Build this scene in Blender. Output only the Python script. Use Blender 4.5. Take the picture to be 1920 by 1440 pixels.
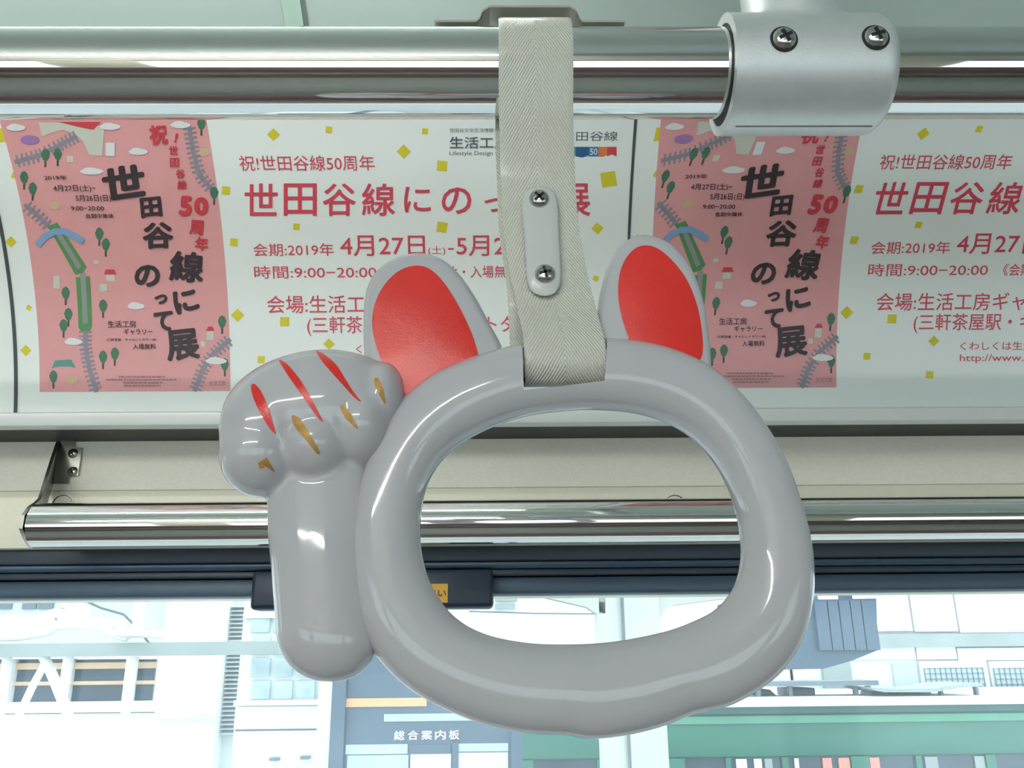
import bpy, bmesh, math, random
from mathutils import Vector, Matrix
from mathutils.bvhtree import BVHTree
random.seed(7)
scene = bpy.context.scene
COL = scene.collection
for o in list(bpy.data.objects):
    bpy.data.objects.remove(o)

# ------------------------------------------------------------------ camera
F_PX, PITCH, YAW, ROLL = 1600.0, 18.0, -0.9, -0.6
cam_d = bpy.data.cameras.new('camera')
cam_d.sensor_width = 36.0
cam_d.lens = 36.0 * F_PX / 1920.0
cam_d.clip_start = 0.01
cam_d.clip_end = 300
cam = bpy.data.objects.new('camera', cam_d)
COL.objects.link(cam)
RCAM = (Matrix.Rotation(math.radians(YAW), 3, 'Z') @ Matrix.Rotation(math.radians(90 + PITCH), 3, 'X')
        @ Matrix.Rotation(math.radians(ROLL), 3, 'Z'))
cam.matrix_world = RCAM.to_4x4()
scene.camera = cam

# ------------------------------------------------------------------ world: even overcast daylight
W = bpy.data.worlds.new('overcast_sky')
scene.world = W
W.use_nodes = True
bg = W.node_tree.nodes['Background']
bg.inputs['Color'].default_value = (0.86, 0.96, 1.0, 1)
bg.inputs['Strength'].default_value = 2.2
LAMP_POWER = 30.0

vs = scene.view_settings
vs.view_transform = 'Standard'
vs.look = 'None'
vs.gamma = 1.0
vs.use_curve_mapping = False
vs.exposure = 0.27
scene.cycles.max_bounces = 5
scene.cycles.diffuse_bounces = 3
scene.cycles.glossy_bounces = 3
scene.cycles.transmission_bounces = 2
scene.cycles.transparent_max_bounces = 6
scene.cycles.adaptive_threshold = 0.06
scene.cycles.adaptive_min_samples = 16
scene.cycles.sample_clamp_indirect = 6.0

# ------------------------------------------------------------------ helpers
def ray(px, py):
    return RCAM @ Vector(((px - 960) / F_PX, -(py - 720) / F_PX, -1.0))
def P(px, py, Y):
    d = ray(px, py)
    return d * (Y / d.y)
def zof(py, Y):
    return P(960, py, Y).z

def s2l(c):
    def f(v):
        v /= 255.0
        return v / 12.92 if v <= 0.04045 else ((v + 0.055) / 1.055) ** 2.4
    return tuple(f(v) for v in c)

MATS = {}
def mat(name, rgb, rough=0.5, metal=0.0, var=0.04, scale=40.0, bump=0.0, bscale=300.0, coat=0.0, spec=0.5, aniso=None):
    """procedural principled material: slight noise variation in colour, optional fine bump"""
    if name in MATS:
        return MATS[name]
    m = bpy.data.materials.new(name)
    m.use_nodes = True
    nt = m.node_tree
    b = nt.nodes['Principled BSDF']
    c = s2l(rgb)
    tc = nt.nodes.new('ShaderNodeTexCoord')
    mp = nt.nodes.new('ShaderNodeMapping')
    nt.links.new(tc.outputs['Object'], mp.inputs['Vector'])
    if aniso:
        mp.inputs['Scale'].default_value = aniso
    nz = nt.nodes.new('ShaderNodeTexNoise')
    nz.inputs['Scale'].default_value = scale
    nz.inputs['Detail'].default_value = 4
    nt.links.new(mp.outputs['Vector'], nz.inputs['Vector'])
    rmp = nt.nodes.new('ShaderNodeValToRGB')
    rmp.color_ramp.elements[0].position = 0.3
    rmp.color_ramp.elements[1].position = 0.7
    rmp.color_ramp.elements[0].color = tuple(v * (1 - var) for v in c) + (1,)
    rmp.color_ramp.elements[1].color = tuple(min(1, v * (1 + var)) for v in c) + (1,)
    nt.links.new(nz.outputs['Fac'], rmp.inputs['Fac'])
    nt.links.new(rmp.outputs['Color'], b.inputs['Base Color'])
    b.inputs['Roughness'].default_value = rough
    b.inputs['Metallic'].default_value = metal
    b.inputs['Specular IOR Level'].default_value = spec
    if coat:
        b.inputs['Coat Weight'].default_value = coat
        b.inputs['Coat Roughness'].default_value = 0.05
    if bump:
        n2 = nt.nodes.new('ShaderNodeTexNoise')
        n2.inputs['Scale'].default_value = bscale
        n2.inputs['Detail'].default_value = 3
        nt.links.new(mp.outputs['Vector'], n2.inputs['Vector'])
        bp = nt.nodes.new('ShaderNodeBump')
        bp.inputs['Strength'].default_value = bump
        bp.inputs['Distance'].default_value = 0.001
        nt.links.new(n2.outputs['Fac'], bp.inputs['Height'])
        nt.links.new(bp.outputs['Normal'], b.inputs['Normal'])
    MATS[name] = m
    return m

def emis(name, rgb, strength):
    m = bpy.data.materials.new(name)
    m.use_nodes = True
    b = m.node_tree.nodes['Principled BSDF']
    b.inputs['Base Color'].default_value = (0.8, 0.8, 0.8, 1)
    b.inputs['Emission Color'].default_value = s2l(rgb) + (1,)
    b.inputs['Emission Strength'].default_value = strength
    return m

def glass_mat(name, tint, refl=0.06):
    m = bpy.data.materials.new(name)
    m.use_nodes = True
    nt = m.node_tree
    for n in list(nt.nodes):
        if n.type != 'OUTPUT_MATERIAL':
            nt.nodes.remove(n)
    out = [n for n in nt.nodes if n.type == 'OUTPUT_MATERIAL'][0]
    tr = nt.nodes.new('ShaderNodeBsdfTransparent')
    tr.inputs['Color'].default_value = tint + (1,)
    gl = nt.nodes.new('ShaderNodeBsdfGlossy')
    gl.inputs['Roughness'].default_value = 0.02
    fr = nt.nodes.new('ShaderNodeFresnel')
    fr.inputs['IOR'].default_value = 1.3
    df = nt.nodes.new('ShaderNodeBsdfTranslucent')     # dusty film on the pane, scatters the daylight
    df.inputs['Color'].default_value = (0.80, 0.93, 1.0, 1)
    nz = nt.nodes.new('ShaderNodeTexNoise')
    nz.inputs['Scale'].default_value = 6
    mul = nt.nodes.new('ShaderNodeMath')
    mul.operation = 'MULTIPLY'
    mul.inputs[1].default_value = refl
    nt.links.new(nz.outputs['Fac'], mul.inputs[0])
    mx = nt.nodes.new('ShaderNodeMixShader')
    nt.links.new(fr.outputs['Fac'], mx.inputs['Fac'])
    nt.links.new(tr.outputs[0], mx.inputs[1])
    nt.links.new(gl.outputs[0], mx.inputs[2])
    mx2 = nt.nodes.new('ShaderNodeMixShader')
    nt.links.new(mul.outputs[0], mx2.inputs['Fac'])
    nt.links.new(mx.outputs[0], mx2.inputs[1])
    nt.links.new(df.outputs[0], mx2.inputs[2])
    nt.links.new(mx2.outputs[0], out.inputs['Surface'])
    return m

def root_loc(p):
    while p is not None and p.parent is not None:
        p = p.parent
    return Vector(p.location) if p is not None else Vector((0, 0, 0))

def finish(o, smooth, angle):
    if smooth:
        for p in o.data.polygons:
            p.use_smooth = True
        if angle is not None:
            o.data.set_sharp_from_angle(angle=math.radians(angle))

def link_bm(name, bm, m, parent=None, smooth=False, angle=None, recalc=True):
    """one mesh object from a bmesh in world coordinates; parts are stored relative to their thing"""
    if recalc:
        bmesh.ops.recalc_face_normals(bm, faces=bm.faces)
    me = bpy.data.meshes.new(name)
    off = root_loc(parent)
    if off.length > 0:
        bmesh.ops.translate(bm, vec=-off, verts=bm.verts)
    bm.to_mesh(me)
    bm.free()
    for mm in (m if isinstance(m, (list, tuple)) else [m]):
        me.materials.append(mm)
    o = bpy.data.objects.new(name, me)
    COL.objects.link(o)
    if parent is not None:
        o.parent = parent
    finish(o, smooth, angle)
    return o

def link(name, verts, faces, m, parent=None, smooth=False, angle=None, recalc=True):
    bm = bmesh.new()
    vv = [bm.verts.new(v) for v in verts]
    for f in faces:
        try:
            bm.faces.new([vv[i] for i in f])
        except ValueError:
            pass
    return link_bm(name, bm, m, parent, smooth, angle, recalc)

def thing(name, label, cat, loc, group=None):
    o = bpy.data.objects.new(name, None)
    o.empty_display_size = 0.02
    COL.objects.link(o)
    o.location = loc
    o['label'] = label
    o['category'] = cat
    if group:
        o['group'] = group
    return o
def tag(o, label, cat, group=None):
    o['label'] = label
    o['category'] = cat
    if group:
        o['group'] = group
    return o
def struct(o):
    o['kind'] = 'structure'
    return o

def add_box(bm, lo, hi, bevel=0.0, seg=2):
    x0, y0, z0 = lo
    x1, y1, z1 = hi
    vs_ = [bm.verts.new(v) for v in ((x0, y0, z0), (x1, y0, z0), (x1, y1, z0), (x0, y1, z0),
                                     (x0, y0, z1), (x1, y0, z1), (x1, y1, z1), (x0, y1, z1))]
    fs = [bm.faces.new([vs_[i] for i in f]) for f in ((0, 3, 2, 1), (4, 5, 6, 7), (0, 1, 5, 4), (1, 2, 6, 5), (2, 3, 7, 6), (3, 0, 4, 7))]
    if bevel > 0:
        es = list({e for f in fs for e in f.edges})
        bmesh.ops.bevel(bm, geom=es, offset=bevel, segments=seg, profile=0.5, affect='EDGES')
    return bm
def box(name, lo, hi, m, parent=None, bevel=0.0, seg=2):
    bm = bmesh.new()
    add_box(bm, lo, hi, bevel, seg)
    return link_bm(name, bm, m, parent, smooth=bevel > 0, angle=40)

def add_tube(bm, pts, radii, seg=16, cap=True, ref=Vector((0, 0, 1))):
    """tube of given radii along a polyline"""
    pts = [Vector(p) for p in pts]
    if not isinstance(radii, (list, tuple)):
        radii = [radii] * len(pts)
    rings = []
    for i, p in enumerate(pts):
        a = pts[max(0, i - 1)]
        b = pts[min(len(pts) - 1, i + 1)]
        t = (b - a).normalized()
        r = ref if abs(t.dot(ref)) < 0.95 else Vector((1, 0, 0))
        n = (r - t * t.dot(r)).normalized()
        q = t.cross(n)
        rings.append([bm.verts.new(p + (n * math.cos(k * 2 * math.pi / seg) + q * math.sin(k * 2 * math.pi / seg)) * radii[i]) for k in range(seg)])
    for i in range(len(rings) - 1):
        for k in range(seg):
            bm.faces.new((rings[i][k], rings[i][(k + 1) % seg], rings[i + 1][(k + 1) % seg], rings[i + 1][k]))
    if cap:
        bm.faces.new(list(reversed(rings[0])))
        bm.faces.new(rings[-1])
    return bm
def tube(name, pts, radii, m, parent=None, seg=16, cap=True, angle=40):
    bm = bmesh.new()
    add_tube(bm, pts, radii, seg, cap)
    return link_bm(name, bm, m, parent, True, angle)

def add_lathe(bm, prof, origin, axis, seg=24, ref=None):
    """surface of revolution: prof is [(radius, height)] along axis from origin"""
    ax = Vector(axis).normalized()
    ref = Vector(ref) if ref else (Vector((1, 0, 0)) if abs(ax.x) < 0.8 else Vector((0, 0, 1)))
    n = (ref - ax * ax.dot(ref)).normalized()
    q = ax.cross(n)
    O = Vector(origin)
    rings = []
    for r, h in prof:
        if r < 1e-7:
            rings.append([bm.verts.new(O + ax * h)])
        else:
            rings.append([bm.verts.new(O + ax * h + (n * math.cos(2 * math.pi * k / seg) + q * math.sin(2 * math.pi * k / seg)) * r) for k in range(seg)])
    for a, b in zip(rings, rings[1:]):
        for k in range(seg):
            k2 = (k + 1) % seg
            if len(a) == 1 and len(b) == 1:
                continue
            if len(a) == 1:
                bm.faces.new((a[0], b[k2], b[k]))
            elif len(b) == 1:
                bm.faces.new((a[k], a[k2], b[0]))
            else:
                bm.faces.new((a[k], a[k2], b[k2], b[k]))
    return bm

def catmull(pts, n, closed=True):
    """n samples of a Catmull-Rom curve through 2-D pts, evenly by arc length"""
    out = []
    m = len(pts)
    rng = range(m) if closed else range(m - 1)
    for i in rng:
        if closed:
            p0, p1, p2, p3 = pts[(i - 1) % m], pts[i], pts[(i + 1) % m], pts[(i + 2) % m]
        else:
            p0, p1, p2, p3 = pts[max(i - 1, 0)], pts[i], pts[i + 1], pts[min(i + 2, m - 1)]
        for k in range(16):
            t = k / 16
            out.append(tuple(0.5 * ((2 * b) + (-a + c) * t + (2 * a - 5 * b + 4 * c - d) * t * t + (-a + 3 * b - 3 * c + d) * t ** 3)
                             for a, b, c, d in zip(p0, p1, p2, p3)))
    if closed:
        out.append(out[0])
    else:
        out.append(tuple(pts[-1]))
    L = [0]
    for a, b in zip(out, out[1:]):
        L.append(L[-1] + math.dist(a, b))
    res = []
    j = 0
    cnt = n if closed else n - 1
    for k in range(n):
        t = L[-1] * k / cnt
        while j < len(L) - 2 and L[j + 1] < t:
            j += 1
        f = (t - L[j]) / max(1e-9, L[j + 1] - L[j])
        f = min(1, max(0, f))
        res.append(tuple(a + (b - a) * f for a, b in zip(out[j], out[j + 1])))
    return res

# ------------------------------------------------------------------ materials
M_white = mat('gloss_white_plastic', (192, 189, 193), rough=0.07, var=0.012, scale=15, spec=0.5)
M_red = mat('red_paint', (226, 50, 44), rough=0.28, var=0.04, scale=60, bump=0.08, bscale=1500)
M_gold = mat('gold_paint', (178, 134, 62), rough=0.45, metal=0.15, var=0.10, scale=400, bump=0.1, bscale=1500)
M_chrome = mat('polished_steel', (226, 226, 224), rough=0.045, metal=1.0, var=0.02, scale=8, aniso=(0.3, 8, 8), bump=0.02, bscale=14)
M_satin = mat('satin_cast_aluminium', (222, 225, 225), rough=0.45, metal=0.62, var=0.03, scale=120, bump=0.15, bscale=1800)
M_steel = mat('brushed_steel', (176, 174, 166), rough=0.26, metal=1.0, var=0.05, scale=60, aniso=(1, 20, 20))
M_screw = mat('screw_steel', (196, 194, 190), rough=0.22, metal=1.0, var=0.08, scale=300)
M_dark = mat('dark_recess', (28, 28, 30), rough=0.6)
M_clip = mat('white_nylon', (206, 206, 202), rough=0.22, var=0.01)
M_beige = mat('beige_speckled_panel', (241, 236, 220), rough=0.5, var=0.035, scale=420, bump=0.08, bscale=700)
M_cream = mat('cream_panel', (236, 230, 210), rough=0.4, var=0.02, scale=200)
M_ceil = mat('pale_green_ceiling', (192, 208, 201), rough=0.45, var=0.015, scale=20)
M_trim = mat('white_channel', (236, 236, 232), rough=0.3, var=0.01)
M_rub = mat('navy_black_rubber', (42, 55, 68), rough=0.4, var=0.06, scale=60, aniso=(0.5, 6, 6))
M_rub2 = mat('navy_frame', (62, 84, 104), rough=0.4, var=0.06, scale=40, aniso=(0.5, 6, 6))
M_floor = mat('grey_floor', (150, 154, 148), rough=0.55, var=0.08)
M_seat = mat('moquette_brown', (128, 112, 110), rough=0.9, var=0.15, scale=150)
M_glass = glass_mat('window_pane', (0.92, 0.98, 1.0), 0.23)
M_paper = mat('poster_paper', (236, 240, 236), rough=0.38, var=0.006, scale=10)

# ------------------------------------------------------------------ tram interior shell (Z = 0 is the camera's height)
YW = 0.722                     # face of the beige wall panel
YB = -1.75                     # opposite wall
ZF = -1.55                     # floor
XL, XR = -3.4, 3.4
Z_hdr_bot = zof(1114, 0.735)
Z_hdr_top = zof(1020, 0.715)
WIN = [(-3.15, -1.25), (-0.98, 1.02), (1.29, 3.15)]
Z_sill = -0.62

# cove that carries the advertisements: leans in more the higher it goes
S0Y = 0.679
S0Z = zof(768, S0Y)
A0, KAP = math.radians(14.0), math.radians(150.0)
S_AD = 0.283
def cove(s, off=0.0):
    """(Y, Z) at arc length s above the lower poster edge, off = distance towards the room"""
    if s < 0:
        y, z, a = S0Y - s * math.sin(A0), S0Z + s * math.cos(A0), A0
    else:
        a = A0 + KAP * s
        y = S0Y + (math.cos(a) - math.cos(A0)) / KAP
        z = S0Z + (math.sin(a) - math.sin(A0)) / KAP
    return y - off * math.cos(a), z - off * math.sin(a)
_tab = []
for i in range(0, 901):
    s = -0.03 + 0.43 * i / 900
    y, z = cove(s)
    _tab.append((z / y, s, y))
def UV(px, py):
    """poster coordinates (X along the car, s up the cove) of a point seen at a pixel"""
    d = ray(px, py)
    e = d.z / d.y
    lo, hi = 0, len(_tab) - 1
    while hi - lo > 1:
        m_ = (lo + hi) // 2
        if _tab[m_][0] < e:
            lo = m_
        else:
            hi = m_
    a, b = _tab[lo], _tab[hi]
    f = (e - a[0]) / (b[0] - a[0])
    s = a[1] + f * (b[1] - a[1])
    y = a[2] + f * (b[2] - a[2])
    return d.x / d.y * y, s

def extrude_profile(name, prof, x0, x1, m, parent=None, angle=30):
    vs_, fs = [], []
    n = len(prof)
    for x in (x0, x1):
        vs_ += [(x, y, z) for y, z in prof]
    for i in range(n - 1):
        fs.append((i, i + 1, n + i + 1, n + i))
    return link(name, vs_, fs, m, parent, True, angle, recalc=False)

# cove panel and ceiling in one curved lining, front to back
prof = [cove(-0.004 + 0.29 * i / 20, -0.0012) for i in range(21)]
cove_o = extrude_profile('wall_cove', prof, XL, XR, M_trim)
struct(cove_o)
y, z = prof[-1]
a = A0 + KAP * 0.286
cp = [(y, z)]
n = 24
da = (math.radians(90) - a) / n
for i in range(n):
    a += da
    y -= math.sin(a) * 0.56 / n
    z += math.cos(a) * 0.56 / n
    cp.append((y, z))
ymid = (YW + YB) / 2
back = [(2 * ymid - yy, zz) for yy, zz in reversed(cp)]
ZC = cp[-1][1]
struct(extrude_profile('ceiling', cp + back, XL, XR, M_ceil))
back_cove = [(2 * ymid - yy, zz) for yy, zz in prof]
struct(extrude_profile('wall_cove_opposite', back_cove, XL, XR, M_trim))
# seam between two ceiling panels, seen above the rail
sx = P(557, 20, cp[2][0]).x
bm = bmesh.new()
for (yy, zz), (y2, z2) in zip(cp[:8], cp[1:9]):
    v = [bm.verts.new(c) for c in ((sx - 0.0016, yy - .0006, zz - .0006), (sx + 0.0016, yy - .0006, zz - .0006), (sx + 0.0016, y2 - .0006, z2 - .0006), (sx - 0.0016, y2 - .0006, z2 - .0006))]
    bm.faces.new(v)
struct(link_bm('trim_4', bm, mat('ceiling_joint', (120, 134, 128), 0.5)))
# joint cover strip beside it
bm = bmesh.new()
for (yy, zz), (y2, z2) in zip(cp[:8], cp[1:9]):
    v = [bm.verts.new(c) for c in ((sx - 0.0150, yy - .0008, zz - .0008), (sx - 0.0018, yy - .0008, zz - .0008), (sx - 0.0018, y2 - .0008, z2 - .0008), (sx - 0.0150, y2 - .0008, z2 - .0008))]
    bm.faces.new(v)
struct(link_bm('trim_5', bm, mat('ceiling_strip', (192, 220, 205), 0.3)))

# white channel that holds the posters' lower edge, the shade under it painted as a dark box
Zt1, Zt0 = zof(770, 0.672), zof(796, 0.672)
struct(box('trim_1', (XL, 0.668, Zt0), (XR, 0.682, Zt1), M_trim, bevel=0.0025))
Zp1, Zp0 = zof(806, YW), zof(914, YW)
struct(box('trim_2', (XL, 0.6825, Zt0 + 0.0008), (XR, YW + 0.03, Zt1), mat('painted_gap_shade', (60, 62, 60), 0.6)))
struct(box('wall_front_upper', (XL, YW, Zp0), (XR, YW + 0.03, Zp1), M_beige, bevel=0.0012))
struct(box('wall_front_strip', (XL, YW - 0.003, Z_hdr_top), (XR, YW + 0.03, Zp0 - 0.0004), M_cream, bevel=0.0018))
# dark window head: stepped rubber and frame bands
zz = [zof(v, 0.72) for v in (1020, 1050, 1063, 1076, 1114)]
struct(box('trim_3', (XL, 0.728, zz[1]), (XR, 0.76, Z_hdr_top + 0.004), M_rub, bevel=0.002))
struct(box('trim_6', (XL, 0.725, zz[2]), (XR, 0.76, zz[1] - 0.0005), M_rub2, bevel=0.003))
struct(box('trim_7', (XL, 0.732, zz[3]), (XR, 0.76, zz[2] - 0.0005), M_rub, bevel=0.001))
struct(box('trim_8', (XL, 0.738, Z_hdr_bot), (XR, 0.76, zz[3] - 0.0005), M_rub2, bevel=0.003))
# lower wall, piers and panes on both sides
def side(yin, yout, tagname, zt):
    lo, hi = min(yin, yout), max(yin, yout)
    bm = bmesh.new()
    add_box(bm, (XL, lo, ZF), (XR, hi, Z_sill))
    edges = [XL] + [v for w in WIN for v in w] + [XR]
    for i in range(0, len(edges), 2):
        add_box(bm, (edges[i], lo, Z_sill), (edges[i + 1], hi, zt))
    struct(link_bm('wall_' + tagname, bm, M_cream))
side(0.735, 0.775, 'front_lower', Z_hdr_bot)
side(YB - 0.035, YB - 0.075, 'back_lower', Z_hdr_bot)
struct(box('wall_back_upper', (XL, YB - 0.04, Z_hdr_bot), (XR, YB, Zt1), M_beige))
k = 1
for yy in (0.750, YB - 0.055):
    for w in WIN:
        bm = bmesh.new()
        v = [bm.verts.new(c) for c in ((w[0] - .01, yy, Z_sill - .01), (w[1] + .01, yy, Z_sill - .01), (w[1] + .01, yy, Z_hdr_bot + .01), (w[0] - .01, yy, Z_hdr_bot + .01))]
        bm.faces.new(v)
        struct(link_bm('window_%d' % k, bm, M_glass, recalc=False))
        k += 1
for i, w in enumerate(WIN):  # unseen blinds, added to cut the daylight from the opposite side
    t = thing('added_blind', 'cream roller blind added behind the camera to cut daylight at the %s opposite window' % ('left', 'middle', 'right')[i], 'blind', ((w[0] + w[1]) / 2, YB - 0.03, Z_hdr_bot), 'blinds added to dim the opposite windows')
    box('cloth', (w[0], YB - 0.034, Z_sill + 0.60), (w[1], YB - 0.032, Z_hdr_bot), mat('blind_cloth', (176, 172, 158), 0.8), t)
    tube('roller', [(w[0], YB - 0.02, Z_hdr_bot - 0.015), (w[1], YB - 0.02, Z_hdr_bot - 0.015)], 0.014, M_steel, t)
    box('pull_bar', (w[0], YB - 0.038, Z_sill + 0.58), (w[1], YB - 0.028, Z_sill + 0.60), M_steel, t)
struct(box('floor', (XL, YB - 0.1, ZF - 0.05), (XR, 0.8, ZF), M_floor))
for nm, x0, x1 in (('wall_left', XL - 0.04, XL), ('wall_right', XR, XR + 0.04)):
    struct(box(nm, (x0, YB - 0.08, ZF), (x1, 0.78, ZC + 0.02), M_cream))
# outer roof skin keeps daylight out above the lining
struct(box('roof', (XL, YB - 0.09, ZC + 0.03), (XR, 0.79, ZC + 0.06), M_cream))
struct(box('wall_front_outer', (XL, 0.762, Z_hdr_bot), (XR, 0.79, ZC + 0.03), M_cream))
struct(box('wall_back_outer', (XL, YB - 0.09, Z_hdr_bot), (XR, YB - 0.062, ZC + 0.03), M_cream))

# ceiling lamps: one tube on each side of the ceiling, the pair left of the strap
M_tube = emis('led_strip_tube', (250, 253, 250), LAMP_POWER)
M_tube2 = emis('fluorescent_tube', (252, 251, 246), LAMP_POWER * 1.8)
def ceiling_z(yq):
    pp = cp + back
    for (ya, za), (yb, zb) in zip(pp, pp[1:]):
        if yb <= yq <= ya:
            f = (yq - ya) / (yb - ya)
            return za + f * (zb - za)
    return ZC
def lamp(x0, x1, yl, r, mt, label):
    zc = ceiling_z(yl)
    t = thing('ceiling_lamp', label, 'lamp', ((x0 + x1) / 2, yl, zc - 0.032), 'tube lamps on the tram ceiling')
    tube('tube', [(x0, yl, zc - 0.032), (x1, yl, zc - 0.032)], r, mt, t, 16)
    for xx in (x0 - 0.012, x1 + 0.012):
        box('holder', (xx - 0.012, yl - 0.02, zc - 0.046), (xx + 0.012, yl + 0.02, zc + 0.006), M_trim, t, 0.004)
lamp(-1.35, 0.03, 0.375, 0.0042, M_tube, 'tube lamp on the ceiling nearer the posters')
lamp(-1.35, 0.03, 2 * ymid - 0.375, 0.016, M_tube2, 'tube lamp on the ceiling across the aisle')

# bench seats along both sides below the frame
def bench(y0, y1, yb0, yb1, label):
    t = thing('bench_seat', label, 'seat', (0, (y0 + y1) / 2, ZF), 'bench seats of the tram')
    box('cushion', (-2.6, y0, ZF + 0.30), (2.6, y1, ZF + 0.45), M_seat, t, 0.03)
    box('backrest', (-2.6, yb0, ZF + 0.46), (2.6, yb1, ZF + 0.90), M_seat, t, 0.02)
    box('base', (-2.6, y0 + 0.04, ZF), (2.6, y1 - 0.02, ZF + 0.299), M_steel, t)
bench(YB - 0.03, YB + 0.42, YB - 0.03, YB + 0.07, 'brown bench seat along the opposite side')
bench(0.28, 0.73, 0.63, 0.73, 'brown bench seat under the window facing the camera')

# ------------------------------------------------------------------ main grab rail with its cast bracket
YR_ = 0.315
RAIL_R = 0.0193
RZ = zof(138, YR_)
def screw(name, pos, axis, r, parent, up=(0, 0, 1)):
    """pan-head cross screw: domed head, dark cross recess"""
    ax = Vector(axis).normalized()
    bm = bmesh.new()
    add_lathe(bm, [(r, -0.0006), (r, 0.0), (r * 0.94, r * 0.22), (r * 0.75, r * 0.42), (r * 0.42, r * 0.56), (0, r * 0.60)], pos, ax, 24)
    u = Vector(up)
    u = (u - ax * ax.dot(u)).normalized()
    v = ax.cross(u)
    rot = math.radians(random.uniform(10, 60))
    u, v = u * math.cos(rot) + v * math.sin(rot), v * math.cos(rot) - u * math.sin(rot)
    O = Vector(pos) + ax * (r * 0.36)
    for a_, b_ in ((u, v), (v, u)):
        L, Wd, H = r * 0.58, r * 0.13, r * 0.27
        vv = [bm.verts.new(O + a_ * sa * L + b_ * sb * Wd + ax * h) for h in (0, H) for sa, sb in ((-1, -1), (1, -1), (1, 1), (-1, 1))]
        for f in ((0, 1, 2, 3), (4, 5, 6, 7), (0, 1, 5, 4), (1, 2, 6, 5), (2, 3, 7, 6), (3, 0, 4, 7)):
            bm.faces.new([vv[i] for i in f]).material_index = 1
    return link_bm(name, bm, [M_screw, M_dark], parent, True, 35)

rail_t = thing('grab_rail', 'thick polished steel grab rail across the top holding the cat strap', 'rail', (0, YR_, RZ))
tube('bar', [(XL + 0.02 + i * (XR - XL - 0.04) / 12, YR_, RZ) for i in range(13)], RAIL_R, M_chrome, rail_t, 96)

xa, xb = P(1384, 140, YR_ - 0.022).x, P(1700, 140, YR_ - 0.022).x
SL = 0.0257
RZS = RZ - 0.0011                              # the casting hangs a touch low on the bar
br = thing('rail_bracket', 'satin cast aluminium tee bracket clamped on the thick rail, two cross screws', 'bracket', ((xa + xb) / 2, YR_, RZ))
Lb = xb - xa
xp = (P(1411, 15, YR_ - 0.01).x + P(1594, 15, YR_ - 0.01).x) / 2
pr = (P(1594, 15, YR_).x - P(1411, 15, YR_).x) / 2 * 0.985
ztop = ceiling_z(YR_) + 0.002
bm = bmesh.new()
sp = [(0, -0.006), (SL, -0.006), (SL, Lb * 0.3), (SL, Lb * 0.6)]
for i in range(9):
    a = math.pi / 2 * i / 8
    sp.append((SL - 0.006 + 0.006 * math.cos(a), Lb - 0.006 + 0.006 * math.sin(a)))
sp.append((0, Lb))
add_lathe(bm, sp, (xa, YR_, RZS), (1, 0, 0), 96)
add_lathe(bm, [(0, 0), (pr, 0), (pr, 0.03), (pr, 0.07), (0, 0.07)], (xp, YR_, RZS), (0, 0, 1), 80)
casting = link_bm('casting', bm, M_satin, br, True, None)
casting['label'] = 'tee-shaped sleeve blending into the upright'
def evaluated(o):
    bpy.context.view_layer.update()
    dg = bpy.context.evaluated_depsgraph_get()
    nm = bpy.data.meshes.new_from_object(o.evaluated_get(dg))
    o.modifiers.clear()
    o.data = nm
    return nm
def carve(o, cut_bm):
    """subtract a solid given in world coordinates"""
    bmesh.ops.recalc_face_normals(cut_bm, faces=cut_bm.faces)
    me = bpy.data.meshes.new('cutter')
    cut_bm.to_mesh(me)
    cut_bm.free()
    c = bpy.data.objects.new('cutter', me)
    COL.objects.link(c)
    md = o.modifiers.new('cut', 'BOOLEAN')
    md.operation = 'DIFFERENCE'
    md.solver = 'EXACT'
    md.object = c
    evaluated(o)
    bpy.data.objects.remove(c)
m1 = casting.modifiers.new('r', 'REMESH')
m1.mode = 'VOXEL'
m1.voxel_size = 0.0008
m2 = casting.modifiers.new('s', 'SMOOTH')
m2.factor = 0.5
m2.iterations = 26
evaluated(casting)
bm = bmesh.new()
add_box(bm, (xa - 0.02, YR_ - 0.05, RZ - 0.06), (xa, YR_ + 0.05, RZ + 0.045))
carve(casting, bm)
bm = bmesh.new()
add_tube(bm, [(xa - 0.03, YR_, RZS), (xb + 0.03, YR_, RZS)], RAIL_R + 0.0022, 72)
carve(casting, bm)
casting.data.materials.clear()
casting.data.materials.append(M_satin)
for p in casting.data.polygons:
    p.use_smooth = True
casting.data.set_sharp_from_angle(angle=math.radians(50))
tube('upright', [(xp, YR_, RZS + 0.066), (xp, YR_, ztop)], pr * 0.992, M_satin, br, 64)
# dark clearance ring between rail and sleeve
bm = bmesh.new()
add_lathe(bm, [(RAIL_R + 0.00005, 0.0005), (RAIL_R + 0.0034, 0.0005)], (xa, YR_, RZ), (1, 0, 0), 64)
link_bm('gap_ring', bm, M_dark, br)
bm = bmesh.new()
add_lathe(bm, [(pr, 0.0), (pr + 0.022, 0.0), (pr + 0.022, 0.006), (pr, 0.008)], (xp, YR_, ztop - 0.008), (0, 0, 1), 48)
link_bm('ceiling_flange', bm, M_satin, br, True, 35)
def on_cyl(px, py, axis_y, axis_z, r):
    d = ray(px, py)
    # ray-cylinder about a line along X
    A = d.y ** 2 + d.z ** 2
    B = -2 * (d.y * axis_y + d.z * axis_z)
    C = axis_y ** 2 + axis_z ** 2 - r * r
    t = (-B - math.sqrt(max(0, B * B - 4 * A * C))) / (2 * A)
    p = d * t
    nrm = Vector((0, p.y - axis_y, p.z - axis_z)).normalized()
    return p, nrm
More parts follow.
